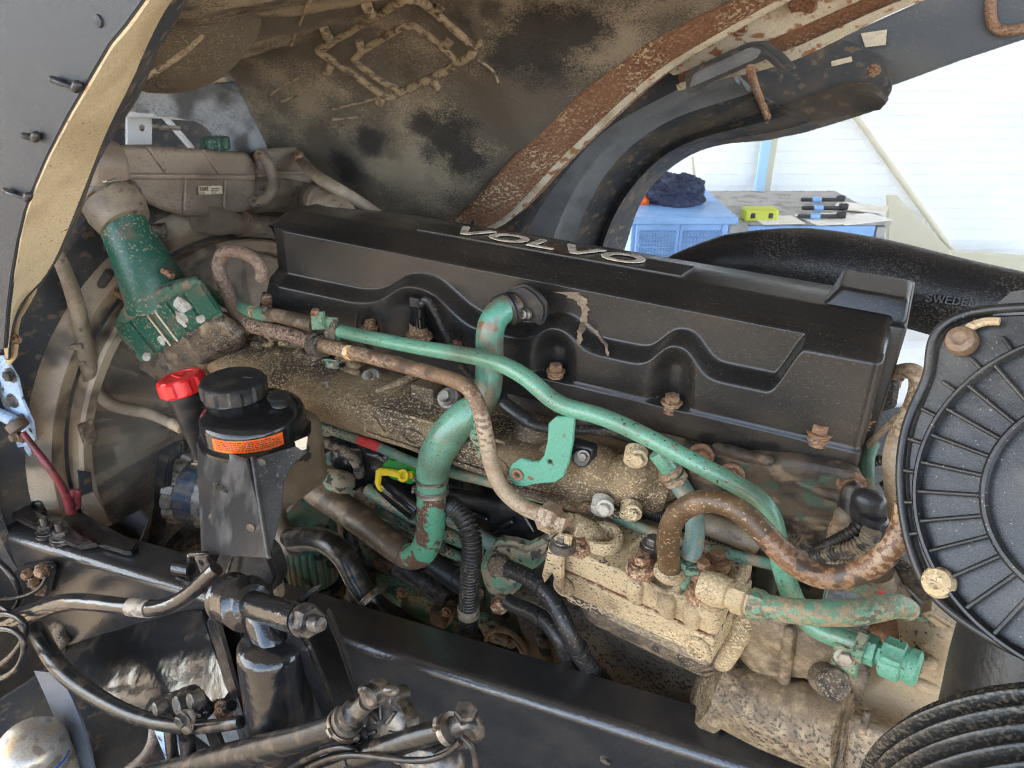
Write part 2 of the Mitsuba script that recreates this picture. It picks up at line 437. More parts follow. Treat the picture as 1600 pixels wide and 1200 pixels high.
mat('m_greenspot', grime((0.11, 0.29, 0.20), ((0.06, 0.22, 0.14), 200, 0.5, 0.6, 1), ((0.17, 0.10, 0.05), 60, 0.70, 0.76, 3), ((0.02, 0.02, 0.015), 120, 0.74, 0.77, 4)), 0.45)
mat('m_greenworn', grime((0.09, 0.26, 0.175), ((0.13, 0.115, 0.075), 26, 0.42, 0.58, 5), ((0.17, 0.10, 0.05), 40, 0.62, 0.7, 3)), 0.28, 'drip', 0.0004, coat=0.4)
mat('m_rustpipe', grime((0.20, 0.12, 0.08), ((0.36, 0.27, 0.19), 190, 0.48, 0.6, 2), ((0.07, 0.04, 0.028), 130, 0.54, 0.64, 5)), 0.65, 'cast', 0.0006)
mat('m_hosebrown2', grime((0.085, 0.048, 0.022), ((0.15, 0.09, 0.045), 40, 0.5, 0.7, 2), ((0.3, 0.21, 0.12), 170, 0.66, 0.72, 5)), 0.42, 'drip', 0.0004)
mat('m_tagorange', grime((0.55, 0.25, 0.07), ((0.7, 0.5, 0.3), 90, 0.5, 0.6, 2)), 0.6)
mat('m_hosegreen', grime((0.13, 0.20, 0.17), ((0.24, 0.19, 0.12), 80, 0.52, 0.66, 2)), 0.5)
mat('m_conduitdust', grime((0.20, 0.155, 0.105), ((0.04, 0.035, 0.03), 80, 0.5, 0.6, 7)), 0.6)
mat('m_rubberdust', grime((0.017, 0.017, 0.018), ((0.16, 0.115, 0.07), 150, 0.62, 0.7, 6)), 0.36)
mat('m_greenmud', grime((0.25, 0.20, 0.13), ((0.13, 0.24, 0.16), 45, 0.48, 0.58, 2), ((0.05, 0.04, 0.03), 90, 0.58, 0.66, 6)), 0.7, 'cast', 0.001)
mat('m_speckle', grime((0.30, 0.23, 0.15), ((0.03, 0.024, 0.02), 150, 0.44, 0.52, 3)), 0.7, 'cast', 0.0008)
mat('m_castmud', grime((0.20, 0.142, 0.085), ((0.12, 0.085, 0.053), 30, 0.42, 0.70, 3), ((0.33, 0.245, 0.15), 75, 0.46, 0.70, 6), ((0.055, 0.04, 0.027), 150, 0.52, 0.66, 2)), 0.55, 'cast', 0.0018)
mat('m_pandust', grime((0.33, 0.245, 0.15), ((0.24, 0.18, 0.115), 8, 0.45, 0.65, 3), ((0.07, 0.05, 0.035), 110, 0.66, 0.70, 6)), 0.7)
mat('m_castdark2', grime((0.13, 0.095, 0.062), ((0.20, 0.15, 0.10), 16, 0.5, 0.7, 3), ((0.03, 0.025, 0.02), 40, 0.66, 0.70, 6)), 0.55, 'drip', 0.0005)
mat('m_bracketgrey', grime((0.075, 0.072, 0.07), ((0.055, 0.052, 0.05), 30, 0.5, 0.66, 2), ((0.2, 0.18, 0.15), 160, 0.64, 0.7, 5)), 0.5)
mat('m_stator', grime((0.06, 0.08, 0.11), ((0.16, 0.13, 0.1), 60, 0.5, 0.66, 2)), 0.5)
mat('m_filtergreen', grime((0.085, 0.175, 0.11), ((0.22, 0.17, 0.10), 30, 0.5, 0.7, 2), ((0.02, 0.02, 0.016), 40, 0.6, 0.7, 5)), 0.5)
mat('m_rustrivet', grime((0.16, 0.10, 0.06), ((0.3, 0.22, 0.14), 180, 0.5, 0.64, 2)), 0.5)
mat('m_blackdust2', grime((0.02, 0.02, 0.02), ((0.10, 0.085, 0.06), 230, 0.5, 0.66, 3)), 0.33, 'peel', 0.0005)
mat('m_tape', grime((0.30, 0.25, 0.19), ((0.12, 0.10, 0.08), 90, 0.5, 0.62, 2)), 0.5)
mat('m_staygrey', grime((0.08, 0.09, 0.105), ((0.05, 0.055, 0.06), 14, 0.45, 0.65, 2)), 0.4)
mat('m_can', grime((0.42, 0.39, 0.34), ((0.50, 0.36, 0.20), 22, 0.52, 0.7, 2), ((0.25, 0.21, 0.17), 60, 0.58, 0.68, 5)), 0.35, 'drip', 0.0008, metal=0.5)
mat('m_bluestripe', (0.03, 0.09, 0.30), 0.4)
mat('m_braid', grime((0.15, 0.10, 0.07), ((0.28, 0.22, 0.16), 200, 0.5, 0.6, 2)), 0.5)
mat('m_wallspeck', grime((0.21, 0.155, 0.095), ((0.09, 0.066, 0.045), 11, 0.45, 0.65, 2), ((0.03, 0.024, 0.02), 110, 0.56, 0.62, 4)), 0.65, 'cast', 0.0012)
mat('m_drymud', grime((0.20, 0.14, 0.09), ((0.28, 0.2, 0.13), 150, 0.5, 0.66, 2)), 0.8)
mat('m_whitebolt', grime((0.42, 0.38, 0.31), ((0.3, 0.24, 0.17), 120, 0.55, 0.66, 2)), 0.4)
mat('m_wornedge', grime((0.42, 0.40, 0.37), ((0.03, 0.03, 0.03), 230, 0.42, 0.54, 2), ((0.12, 0.11, 0.10), 40, 0.5, 0.7, 5)), 0.5)
mat('m_cabblack', grime((0.036, 0.030, 0.025), ((0.14, 0.108, 0.072), 150, 0.5, 0.72, 2), ((0.10, 0.078, 0.054), 30, 0.52, 0.7, 4)), 0.8, 'cast', 0.002)
mat('m_glossplate', grime((0.012, 0.012, 0.013), ((0.03, 0.024, 0.02), 30, 0.55, 0.7, 3)), 0.12, 'drip', 0.0005, spec=0.8)
mat('m_greencollar', grime((0.055, 0.115, 0.075), ((0.17, 0.13, 0.085), 45, 0.48, 0.66, 2), ((0.04, 0.034, 0.025), 90, 0.6, 0.7, 6)), 0.6, 'cast', 0.0008)
mat('m_duct', grime((0.014, 0.014, 0.014), ((0.04, 0.034, 0.027), 30, 0.5, 0.75, 3)), 0.4, 'peel', 0.0004)
mat('m_print', (0.05, 0.02, 0.015), 0.6)
mat('m_lettering', grime((0.52, 0.44, 0.33), ((0.30, 0.23, 0.16), 90, 0.5, 0.65, 2)), 0.5)
mat('m_sticker', grime((0.55, 0.46, 0.32), ((0.5, 0.40, 0.27), 90, 0.52, 0.68, 2)), 0.5)

# ================================================================== setting and workshop beyond
mat('m_ground', grime((0.11, 0.105, 0.098), ((0.085, 0.08, 0.073), 2.5, 0.45, 0.65, 3), ((0.15, 0.14, 0.13), 60, 0.5, 0.7, 1)), 0.85)
mat('m_cladding', grime((0.82, 0.83, 0.82), ((0.74, 0.74, 0.71), 1.5, 0.5, 0.75, 3)), 0.5)
mat('m_bluepost', (0.36, 0.56, 0.70), 0.5)
mat('m_cream', (0.58, 0.53, 0.39), 0.5)
mat('m_cabinet', grime((0.24, 0.42, 0.72), ((0.19, 0.35, 0.62), 12, 0.5, 0.7, 3)), 0.45)
mat('m_cabinetdark', grime((0.15, 0.28, 0.50), ((0.11, 0.21, 0.40), 30, 0.5, 0.7, 3)), 0.5)
mat('m_benchgrey', grime((0.36, 0.34, 0.31), ((0.22, 0.2, 0.18), 20, 0.5, 0.7, 3)), 0.6)
mat('m_paper', grime((0.78, 0.75, 0.68), ((0.66, 0.6, 0.48), 9, 0.5, 0.7, 3)), 0.6)
mat('m_cloth', grime((0.028, 0.035, 0.07), ((0.05, 0.06, 0.10), 30, 0.5, 0.7, 3)), 0.85)
mat('m_whitevan', (0.72, 0.72, 0.70), 0.35)

gx = np.linspace(-60, 60, 3)
k = thing('ground', 'grey asphalt yard under the truck', 'ground', kind='structure')
scene[k] = mikit.ply((np.array([[-60, -60, 0], [60, -60, 0], [60, 60, 0], [-60, 60, 0.0]]), np.array([[0, 1, 2], [0, 2, 3]])), 'm_ground')
BF = (RT, HF, UZ)


def bb(r, h, z, size, rr=0.006):
    """A rounded box in the workshop's axes: r to the right, h away, z up."""
    return rbox(RT * r + HF * h + UZ * z, size, BF, rr)


def rhz(px, py, h):
    q = G(px, py, h)
    return q @ RT, q[2]


k = thing('wall', 'white ribbed workshop wall behind the truck', 'wall', kind='structure')
WH = 5.0
for i in range(58):
    add(k + '__plank', loft([[RT * r + HF * (WH + dh) + UZ * (0.074 * i + dz) for dh, dz in ((0.0, 0.0004), (-0.0025, 0.012), (-0.003, 0.060), (-0.003, 0.0735), (0.03, 0.0735), (0.03, 0.0004))] for r in (0.2, 6.5)]), 'm_cladding', 30)
add(k + '__backing', bb(3.35, WH + 0.045, 2.15, (6.4, 0.03, 4.3)), 'm_cladding', False)
r0, _ = rhz(1199, 280, WH - 0.08)
k = thing('wall_post', 'pale blue steel post standing against the white ribbed wall', 'post')
add(k + '__flange', bb(r0 - 0.045, WH - 0.08, 2.1, (0.065, 0.03, 4.2)), 'm_bluepost', False)
add(k + '__web', bb(r0 + 0.012, WH - 0.045, 2.1, (0.045, 0.05, 4.2)), 'm_cream', False)
a, b = G(1325, 165, WH - 0.06), G(1500, 410, WH - 0.06)
a = a + (a - b) * 1.2
b = b + (b - a) * 0.15
solo('diagonal_brace', 'slanting pale yellow pole leaning across the white ribbed wall', 'pole', sweep([a, b], 0.019, 14), 'm_cream')
q = [G(1388, 300, WH - 0.1), G(1500, 395, WH - 0.1), G(1700, 420, WH - 0.1), G(1700, 800, WH - 0.1), G(1388, 800, WH - 0.1)]
q = [G(1387, 306, 4.6), G(1403, 306, 4.6), G(1486, 392, 4.6), G(1640, 402, 4.6), G(1640, 640, 4.6), G(1387, 640, 4.6)]
solo('low_panel', 'pale yellow panel added low before the white wall for its sunlit tint, right of the workbench', 'board', plate(q, 0.03), 'm_cream', False)  # sunlit yellow tint of the wall, put into a cream panel

# blue tool cabinet
hL = 3.55
x0, zt = rhz(988, 340, hL)
x1, _ = rhz(1138, 340, hL)
k = thing('tool_cabinet', 'light blue steel cabinet with two mesh door panels under a pile of dark clothes', 'cabinet')
add(k + '__body', bb((x0 + x1) / 2, hL + 0.28, zt / 2 - 0.02, (x1 - x0, 0.55, zt - 0.04)), 'm_cabinet', False)
add(k + '__top', bb((x0 + x1) / 2 + 0.01, hL + 0.26, zt - 0.005, (x1 - x0 + 0.05, 0.62, 0.035)), 'm_cabinet', 30)
for p0, p1 in ((998, 1052), (1066, 1122)):
    ra, za = rhz(p0, 358, hL)
    rb_, zb = rhz(p1, 402, hL)
    d = add(k + '__door', bb((ra + rb_) / 2, hL - 0.008, (za + 0.3) / 2 + 0.02, (rb_ - ra + 0.03, 0.016, za - 0.3 + 0.06)), 'm_cabinet', 30)
    add(d + '__mesh_panel', join(*[bb(ra + (rb_ - ra) * (i + .5) / 12, hL - 0.018, (za + 0.35) / 2, ((rb_ - ra) / 26, 0.006, za - 0.35), 0.002) for i in range(12)],
                                 *[bb((ra + rb_) / 2, hL - 0.0215, za - 0.012 - 0.024 * i, (rb_ - ra, 0.004, 0.011), 0.0015) for i in range(12)]), 'm_cabinetdark', False)
rc, zc = rhz(1129, 372, hL)
add(k + '__corner_post', bb(rc, hL - 0.012, zt / 2, (0.03, 0.025, zt - 0.05)), 'm_cabinet', 30)
# workbench with grey sides
hR = 3.75
x0, zt2 = rhz(1162, 352, hR)
x1, _ = rhz(1366, 356, hR)
k = thing('workbench', 'cluttered workbench with a blue front rail and grey end panel', 'workbench')
add(k + '__front_rail', bb((x0 + x1) / 2, hR, zt2 - 0.05, (x1 - x0, 0.03, 0.10)), 'm_cabinet', 30)
add(k + '__bench_top', bb((x0 + x1) / 2 + 0.03, hR + 0.36, zt2 + 0.012, (x1 - x0 + 0.1, 0.74, 0.024)), 'm_benchgrey', 30)
add(k + '__end_panel', bb(x1 + 0.045, hR + 0.36, zt2 / 2, (0.05, 0.7, zt2 - 0.02)), 'm_benchgrey', 30)
add(k + '__cabinet_body', bb((x0 + x1) / 2, hR + 0.38, zt2 / 2 - 0.07, (x1 - x0 - 0.05, 0.68, zt2 - 0.14)), 'm_cabinet', False)
rs, zs = rhz(1158, 345, 3.62)
solo('grey_crate', 'grey box standing between the blue cabinet and the workbench', 'box', bb(rs, 3.85, zt2 - 0.10, (0.10, 0.42, 0.26), 0.012), 'm_benchgrey', 30)
# things on the benches
rng = np.random.default_rng(3)


def onbench(px, py, hmid, z, dz=0.0):
    d = RT * (px - 800) + UP * (600 - py) + FW * F
    t = (z - EYE[2]) / d[2]
    q = EYE + d * t
    return q @ RT, q @ HF


for px, py, sx, sy, rot, lab in ((1300, 342, .30, .22, .2, 'white paper sheet lying in the middle of the cluttered workbench'), (1345, 325, .26, .2, -.5, 'cream paper sheet near the right end of the workbench'),
                                 (1215, 345, .22, .16, .1, 'white paper sheet at the left end of the workbench'), (1340, 343, .3, .16, .35, 'cream paper lying along the front right edge of the workbench')):
    r_, h_ = onbench(px, py, 0, zt2 + 0.03)
    ax = (RT * math.cos(rot) + HF * math.sin(rot), HF * math.cos(rot) - RT * math.sin(rot), UZ)
    solo('paper_sheet', lab, 'paper', rbox(RT * r_ + HF * h_ + UZ * (zt2 + 0.031 + 0.004 * rng.random()), (sx, sy, 0.004), ax, 0.0015), 'm_paper', False)
for i, (px, py) in enumerate(((1283, 340), (1288, 327), (1285, 314))):
    r_, h_ = onbench(px, py, 0, zt2 + 0.04)
    o = RT * r_ + HF * h_ + UZ * (zt2 + 0.055)
    k = thing('hand_tool', ('black clamp with a blue grip, nearest of the three on the workbench', 'black clamp with a blue grip, middle of the three on the workbench', 'black clamp with a blue grip, farthest of the three on the workbench')[i], 'clamp', 'clamps on the workbench')
    add(k + '__bar', join(rbox(o - UZ * .008, (0.24, 0.02, 0.02), BF, 0.005), rbox(o + RT * 0.10, (0.045, 0.03, 0.032), BF, 0.008)), 'm_plastic', 30)
    add(k + '__grip', disc(o - RT * 0.06 - UZ * .008, RT, 0.017, 0.05, 16), 'm_cabinet', 30)
r_, h_ = onbench(1186, 336, 0, zt2 + 0.05)
mat('m_lime', (0.50, 0.53, 0.06), 0.5)
k = thing('tool_case', 'lime yellow tool case at the left end of the workbench', 'case')
o = RT * r_ + HF * h_ + UZ * (zt2 + 0.075)
add(k + '__shell', rbox(o - UZ * .018, (0.175, 0.09, 0.066), BF, 0.016), 'm_lime', 30)
for s in (-0.045, 0.045):
    add(k + '__latch', rbox(o - UZ * .018 + RT * s - HF * 0.046, (0.022, 0.010, 0.026), BF, 0.004), 'm_plastic', 30)
r_, h_ = onbench(1066, 326, 0, zt + 0.03)
c = RT * r_ + HF * (hL + 0.25) + UZ * (zt + 0.03)
cl = trimesh.creation.icosphere(5)
cv = np.array(cl.vertices)
rid = lambda p_, sd: 1 - np.abs(2 * meshkit.fbm(p_, 3, sd) - 1)
hgt = .55 + .5 * meshkit.fbm(cv * 2.1, 2, 3)
cv = cv * np.array([.16, .10, .10]) * (hgt + .40 * (rid(cv * 2.6, 6) - .6) + .22 * (rid(cv * 6.5, 8) - .6))[:, None]
cv[:, 2] = np.maximum(cv[:, 2] + .035, -.025)
cv = c + cv[:, :1] * RT + cv[:, 1:2] * HF + cv[:, 2:] * UZ
solo('clothes_pile', 'crumpled dark blue work clothes heaped on the blue cabinet', 'clothes', (cv, cl.faces), 'm_cloth', 50)
solo('orange_ball', 'orange helmet lying at the left end of the blue cabinet', 'helmet', join(ball(c - RT * 0.17 - UZ * 0.0, 0.045, (1, 1, 0.9), 3), disc(c - RT * 0.17 - UZ * 0.035, UZ, 0.055, 0.008)), 'm_orange', 40)
b0 = RT * (r_ + 0.15) + HF * (hL + 0.40) + UZ * zt
solo('broom_stick', 'thin pale stick leaning upright beside the clothes pile', 'stick', sweep([b0, b0 + UZ * 0.22 - RT * 0.045], [0.014, 0.005], 10), 'm_cream')
# vehicle parked beyond the engine
q = rhz(1440, 560, 3.0)
solo('parked_van', 'white van bonnet standing beyond the engine', 'van', rhull([RT * (q[0] + dx) + HF * (3.0 + dh) + UZ * zz for dx in (-0.35, 0.6) for dh, zz in ((0.0, 0.35), (0.05, 0.56), (0.3, 0.62), (0.5, 0.62), (0.5, 0.3))], 0.06), 'm_whitevan', 30)

# unseen roof added to shade the truck, open towards the yard on the left and behind the photographer
k = thing('workshop_canopy', 'unseen grey sheet roof added over the truck for shade', 'roof')
add(k + '__sheet', rbox((0.5, 2.1, 4.65), (13.0, 10.2, 0.06), None, 0.01), 'm_benchgrey', False)
for xb in (-5.0, -1.5, 2.0, 5.5):
    add(k + '__rafter', rbox((xb, 2.1, 4.5), (0.12, 10.1, 0.22), None, 0.01), 'm_bluepost', False)

# ================================================================== the tilted cab above the engine
ZB = CubicSpline([-1.75, -1.2, -0.96, -0.72, -0.514, -0.278, 0.15], [1.02, 1.27, 1.444, 1.665, 1.837, 1.945, 2.03])
ZC = CubicSpline([-1.6, -1.46, -1.25, -1.0, -0.5, 0.15], [1.76, 1.80, 1.84, 1.885, 1.965, 2.05])


def cab_z(X, Y):
    X, Y = np.asarray(X, float), np.asarray(Y, float)
    t = np.clip((1.60 - Y) / 0.34, 0, 1)
    t = t * t * (3 - 2 * t)
    zb, zc = ZB(X), ZC(X)
    p = np.stack(np.broadcast_arrays(X, Y, 0 * X + 0 * Y), -1)
    z = zb + (zc - zb) * t + 0.05 * (meshkit.fbm(p * 3.1, 3, 4) - 0.5) + 0.012 * (meshkit.fbm(p * 17, 2, 7) - 0.5)
    # pressed ridges running down the tunnel side
    for xr, w, h in ((-1.22, 0.05, -0.03), (-1.02, 0.035, 0.02), (-0.80, 0.06, -0.025)):
        z = z + h * np.exp(-((X - xr - 0.35 * (Y - 1.4)) / w) ** 2) * np.clip((Y - 1.25) / 0.12, 0, 1)
    return z


def on_cab(px, py, up=0.0):
    d = RT * (px - 800) + UP * (600 - py) + FW * F
    t = np.linspace(0.0004, 0.0024, 2500)
    q = EYE + d * t[:, None]
    s = q[:, 2] - cab_z(q[:, 0], q[:, 1])
    i = np.nonzero(s[:-1] * s[1:] < 0)[0]
    q = q[i[0]] if len(i) else q[1200]
    return q - UZ * up


# the floor's colour: dust, soot and three worn black patches where the photograph has them
SOOT = [(on_cab(700, 222), .085), (on_cab(722, 250), .06), (on_cab(665, 200), .05), (on_cab(578, 222), .045), (on_cab(850, 66), .10), (on_cab(900, 50), .07), (on_cab(800, 82), .06), (on_cab(540, 262), .05)]
SOOT = [([held(x) for x in c_], held(1 / r_)) for c_, r_ in SOOT]


def floor_colour(p, n, uv):
    q = fbm(p.x * 7, p.y * 7, p.z * 7, 4)
    g = fbm(p.x * 420, p.y * 420, p.z * 420, 2)
    m = fbm(p.x * 26 + 5, p.y * 26, p.z * 26, 3)
    c = mix((0.10, 0.08, 0.058), (0.255, 0.20, 0.135), smoothstep(0.42, 0.66, q + 0.35 * (g - 0.5)))
    d = mi.Float(9)
    for c_, inv in SOOT:
        d = dr.minimum(d, dr.sqrt(dr.square(p.x - c_[0]) + dr.square(p.y - c_[1]) + dr.square(p.z - c_[2])) * inv)
    soot = 0.92 * smoothstep(1.2, 0.55, d + 1.0 * (m - 0.5) + 0.6 * (g - 0.5))
    soot = dr.maximum(soot, 0.8 * smoothstep(0.58, 0.68, m + 0.5 * (g - 0.5)) * smoothstep(0.45, 0.6, fbm(p.x * 4 + 9, p.y * 4, p.z * 4, 2)))
    return mix(c, (0.026, 0.022, 0.019), soot) * (0.8 + 0.4 * g)


mat('m_cabfloor', proc(floor_colour), 0.8, 'cast', 0.0022)
cab = thing('tilted_cab', 'dirty underside of the tilted truck cab hanging over the engine', 'truck cab')
nx, ny = 190, 110
gx, gy = np.linspace(-1.47, 0.1, nx), np.linspace(0.6, 1.585, ny)
X, Y = np.meshgrid(gx, gy, indexing='ij')
top = np.stack([X, Y, cab_z(X, Y)], -1)
v = top.reshape(-1, 3)
i = np.arange(nx - 1)[:, None] * ny + np.arange(ny - 1)[None]
f = np.stack([i, i + 1, i + ny + 1, i, i + ny + 1, i + ny], -1).reshape(-1, 3)
v2 = v + UZ * 0.05
rim = trimesh.Trimesh(v, f, process=False)
edges = np.array([e for e in rim.edges[trimesh.grouping.group_rows(rim.edges_sorted, require_count=1)]])
side = np.vstack([np.c_[edges[:, 1], edges[:, 0], edges[:, 0] + len(v)], np.c_[edges[:, 1], edges[:, 0] + len(v), edges[:, 1] + len(v)]])
add(cab + '__floor_panel', (np.vstack([v, v2]), np.vstack([f[:, ::-1], f + len(v), side])), 'm_cabfloor', 50, 'brown dust covered cab floor with black worn patches')


def bead(pix, r, up=0.004, closed=False):
    q = []
    pix = list(pix) + (list(pix[:1]) if closed else [])
    for a, b in zip(pix[:-1], pix[1:]):
        q += [on_cab(a[0] + (b[0] - a[0]) * t, a[1] + (b[1] - a[1]) * t, up) for t in np.linspace(0, 1, 12)[:-1]]
    q.append(on_cab(*pix[-1], up))
    q = bend(np.array(q)[::3] if len(q) > 30 else np.array(q), 0.012, 5)
    return sweep(q, r, 10, wob=0.5, seed=len(q))


outer = ((497, 78), (520, 62), (600, 14), (632, -6), (655, -4), (700, 35), (742, 72), (735, 86), (680, 118), (612, 150), (598, 148), (550, 112))
inner = ((552, 92), (568, 76), (628, 40), (648, 38), (678, 60), (712, 92), (706, 102), (640, 138))
inner2 = ((640, 138), (625, 140), (590, 122), (552, 92))
add(cab + '__hatch_bead', bead(outer, 0.0085, 0.002, True), 'm_cabridge', 50, 'raised outer square bead on the cab floor')
add(cab + '__hatch_bead', join(bead(inner, 0.0075, 0.002), bead(inner2, 0.0075, 0.002)), 'm_cabridge', 50, 'raised inner square bead on the cab floor')
for a, b in (((515, 58), (506, 42)), ((581, 18), (572, 4)), ((676, 12), (690, 6)), ((742, 68), (755, 62)), ((678, 122), (684, 134)), ((598, 150), (590, 158)), ((518, 98), (508, 110)), ((566, 74), (560, 60)), ((690, 68), (703, 60))):
    add(cab + '__tab', sweep([on_cab(*a, 0.003), on_cab((a[0] + b[0]) / 2, (a[1] + b[1]) / 2, 0.008), on_cab(*b, 0.003)], 0.009, 10, wob=0.4), 'm_cabridge', 50)

for seam in (((420, 150), (445, 132), (470, 120)), ((440, 158), (460, 150), (476, 140)), ((520, 186), (545, 184), (568, 181)), ((505, 192), (530, 196), (540, 190)), ((455, 70), (470, 30), (486, -4)), ((520, 170), (580, 155), (600, 150)), ((745, 92), (770, 110), (778, 128))):
    add(cab + '__seam', sweep(path(np.array([on_cab(*q_, .001) for q_ in seam]), 16), .0028, 8), 'm_cabridge', 50)
# rusty longitudinal rail along the far edge of the floor
lo = np.array([(700, 378), (752, 366), (790, 348), (828, 312), (868, 268), (915, 222), (975, 165), (1045, 108), (1120, 62), (1200, 15), (1290, -30)], float)
hi = np.array([(690, 352), (722, 336), (755, 306), (788, 268), (830, 222), (880, 172), (945, 116), (1015, 66), (1085, 28), (1160, -8), (1260, -50)], float)
a, b = path(pts(*[(*q, 1.53) for q in hi]), 70), path(pts(*[(*q, 1.53) for q in lo]), 70)
b = a + (b - a) * .90
b[:, 1] += 0.03
rings = []
for k in range(70):
    d = b[k] - a[k]
    n = np.array([0, -1.0, 0.0]) * 0.045
    rings.append([a[k] + np.array([0, 0.03, 0.02]), a[k] + n * 0.75, a[k] + d * 0.18 + n * 1.0, a[k] + d * 0.5 + n * 1.05, a[k] + d * 0.78 + n * 0.9, a[k] + d * 0.93 + n * 0.45, b[k], b[k] + np.array([0, 0.06, 0.0]), a[k] + np.array([0, 0.09, 0.02])])
v, f = loft(rings)
tm = trimesh.Trimesh(v, f).subdivide()
add(cab + '__floor_rail', lumpy((tm.vertices, tm.faces), 0.0008, 55, 3), 'm_rust', 50, 'heavily rusted curved rail along the far edge of the cab floor')
add(cab + '__rail_edge', sweep(b[4:] + np.array([0, -.012, 0.004]), .011, 12, wob=.1), 'm_beam', 50, 'pale painted lower edge of the rusty rail')
# cream outer beam at the upper right with a rusty recess
a = pts((1010, 90, 1.66), (1100, 30, 1.66), (1190, -20, 1.66), (1280, -70, 1.66), (1380, -110, 1.66))
b = pts((1052, 118, 1.66), (1138, 86, 1.66), (1226, 52, 1.66), (1312, 14, 1.66), (1420, -30, 1.66))
c = pts((1056, 132, 1.72), (1142, 108, 1.72), (1232, 78, 1.72), (1330, 34, 1.72), (1450, -14, 1.72))
d = pts((1060, 142, 1.72), (1146, 120, 1.72), (1238, 95, 1.72), (1345, 44, 1.72), (1470, -8, 1.72))
add(cab + '__outer_beam', strip(a, b, 0.012, 24), 'm_beam', 40, 'cream painted beam with rust along its edges')
add(cab + '__beam_recess', strip(b + np.array([0, .03, 0]), c + np.array([0, .03, 0]), 0.01, 24), 'm_rust', 40)
add(cab + '__outer_beam', strip(c, d, 0.012, 24), 'm_beam', 40)
for px, py in ((1098, 62), (1148, 44), (1255, 8)):
    o = P(px, py, y=1.655)
    add(cab + '__slot', lathe([(0.001, 0), (0.016, 0.0), (0.019, 0.003), (0.016, 0.006), (0.012, 0.003), (0.001, 0.002)], o, (0, -1, 0), 20, lambda a_, r, h: 1 + 0.45 * np.cos(2 * a_)), 'm_rust', 40)

# grey painted front panel with an arched lower opening, white brackets behind
px_arch = [(150, 175), (172, 150), (230, 128), (300, 122), (365, 138), (415, 165), (450, 205), (472, 250), (480, 300), (430, 300), (350, 240), (342, 215), (318, 192), (280, 184), (210, 180), (178, 182), (140, 190)]
q = np.array([P(a, b, x=-1.52 + 0.0002 * (a - 150)) for a, b in px_arch])
v, f = plate(q, 0.02, 0.005, corner=0.02)
m = m3.Manifold(m3.Mesh(np.asarray(v, np.float32), np.asarray(f, np.uint32)))
add(cab + '__front_panel', (v, f), 'm_cabpaint', 30, 'pale grey painted panel with black blotches behind the coolant tank')  # random black blotches over pale grey
for a in (411, 424):
    add(cab + '__bolt', bolt(P(a, 208, x=-1.47) + np.array([-0.012, 0, 0]), (1, 0, 0), 0.008, 0.2), 'm_steeldark')
rim = path(np.array([P(a, b, x=-1.515) for a, b in ((150, 184), (210, 178), (285, 182), (322, 190), (346, 214), (352, 240))]), 40)
add(cab + '__panel_rim', sweep(rim, 0.008, 10), 'm_whitevan', 40)
br = P(218, 200, x=-1.60)
add(cab + '__bracket', plate([P(a, b, x=-1.6) for a, b in ((198, 182), (238, 182), (238, 226), (198, 226))], 0.006, holes=((P(223, 200, x=-1.6), 0.008),)), 'm_whitevan', 30, 'white slotted bracket above the coolant tank')
add(cab + '__strut', sweep(pts((255, 180, 1.3), (300, 232, 1.3)), 0.008, 10), 'm_whitevan')
add(cab + '__strut', sweep(np.array([P(160, 196, x=-1.66), P(280, 200, x=-1.66)]), 0.006, 10), 'm_alu')
add(cab + '__bulkhead', rbox((-1.80, 1.5, 1.75), (0.03, 2.6, 1.3), None, .01), 'm_fender', False)  # dark sheet added so the opening behind the panel stays dark
for z_ in (1.70, 1.745):
    add(cab + '__grille_bar', rbox((-1.76, 1.4, z_), (0.02, 1.6, 0.012), None, .003), 'm_cabridge', False)
# bulge of the wheel housing at the upper left
c = P(232, -30, y=0.86)
R_ = wr(172, c)
v, f = ball(c, R_, (1.05, 0.9, 0.95), 5)
dv = (v - c) / R_
v = v + dv * (0.02 * (meshkit.fbm(v * 9, 3, 2) - 0.5) + 0.006 * (meshkit.fbm(v * 60, 3, 4) - 0.5))[:, None]
add(cab + '__wheel_housing', (v, f), 'm_cabdark' if 'm_cabdark' in scene else 'm_cabfloor', True, 'rounded brown bulge of the cab floor at its front corner')


def on_ball(px, py):
    d = unit(RT * (px - 800) + UP * (600 - py) + FW * F)
    s = np.array([1.05, 0.9, 0.95]) * R_
    o, e = (EYE - c) / s, d / s
    bq, cq = e @ o, o @ o - 1
    disc_ = max(0, bq * bq - (e @ e) * cq)
    return EYE + d * ((-bq - math.sqrt(disc_)) / (e @ e))


add(cab + '__housing_bead', sweep(path([on_ball(*q) for q in ((258, 30), (290, 30), (314, 36), (316, 50), (285, 82), (255, 104), (225, 120), (200, 124))], 40), 0.005, 8, wob=0.5), 'm_cabridge', 50)

# ------------------------------------------------------------------ near wing at the upper left
tri = [P(a, b, y=1.47) for a, b in ((733, 352), (740, 341), (746, 372), (736, 374))]
add(cab + '__fin', plate(tri, .004, .001), 'm_fender', 30)
w = thing('near_wing', 'dark grey plastic wheel arch wing with a tan dusty edge in the upper left corner', 'wing')
edge = [(262, -60), (240, -25), (218, 8), (195, 40), (170, 70), (150, 104), (128, 142), (107, 178), (88, 214), (70, 250), (53, 290), (38, 330), (27, 375), (17, 430), (11, 480), (6, 545)]
face = [P(a, b, y=0.45) for a, b in edge] + [P(a, b, y=0.45) for a, b in ((-160, 560), (-160, -60))]
add(w + '__face', plate(face, 0.006, 0.001, corner=0.0), 'm_wing', 30)
e2 = [(300, -60), (278, -25), (256, 5), (238, 38), (218, 82), (198, 128), (176, 172), (158, 212), (143, 250), (128, 290), (112, 330), (95, 372), (78, 408), (55, 442), (30, 470), (8, 560)]
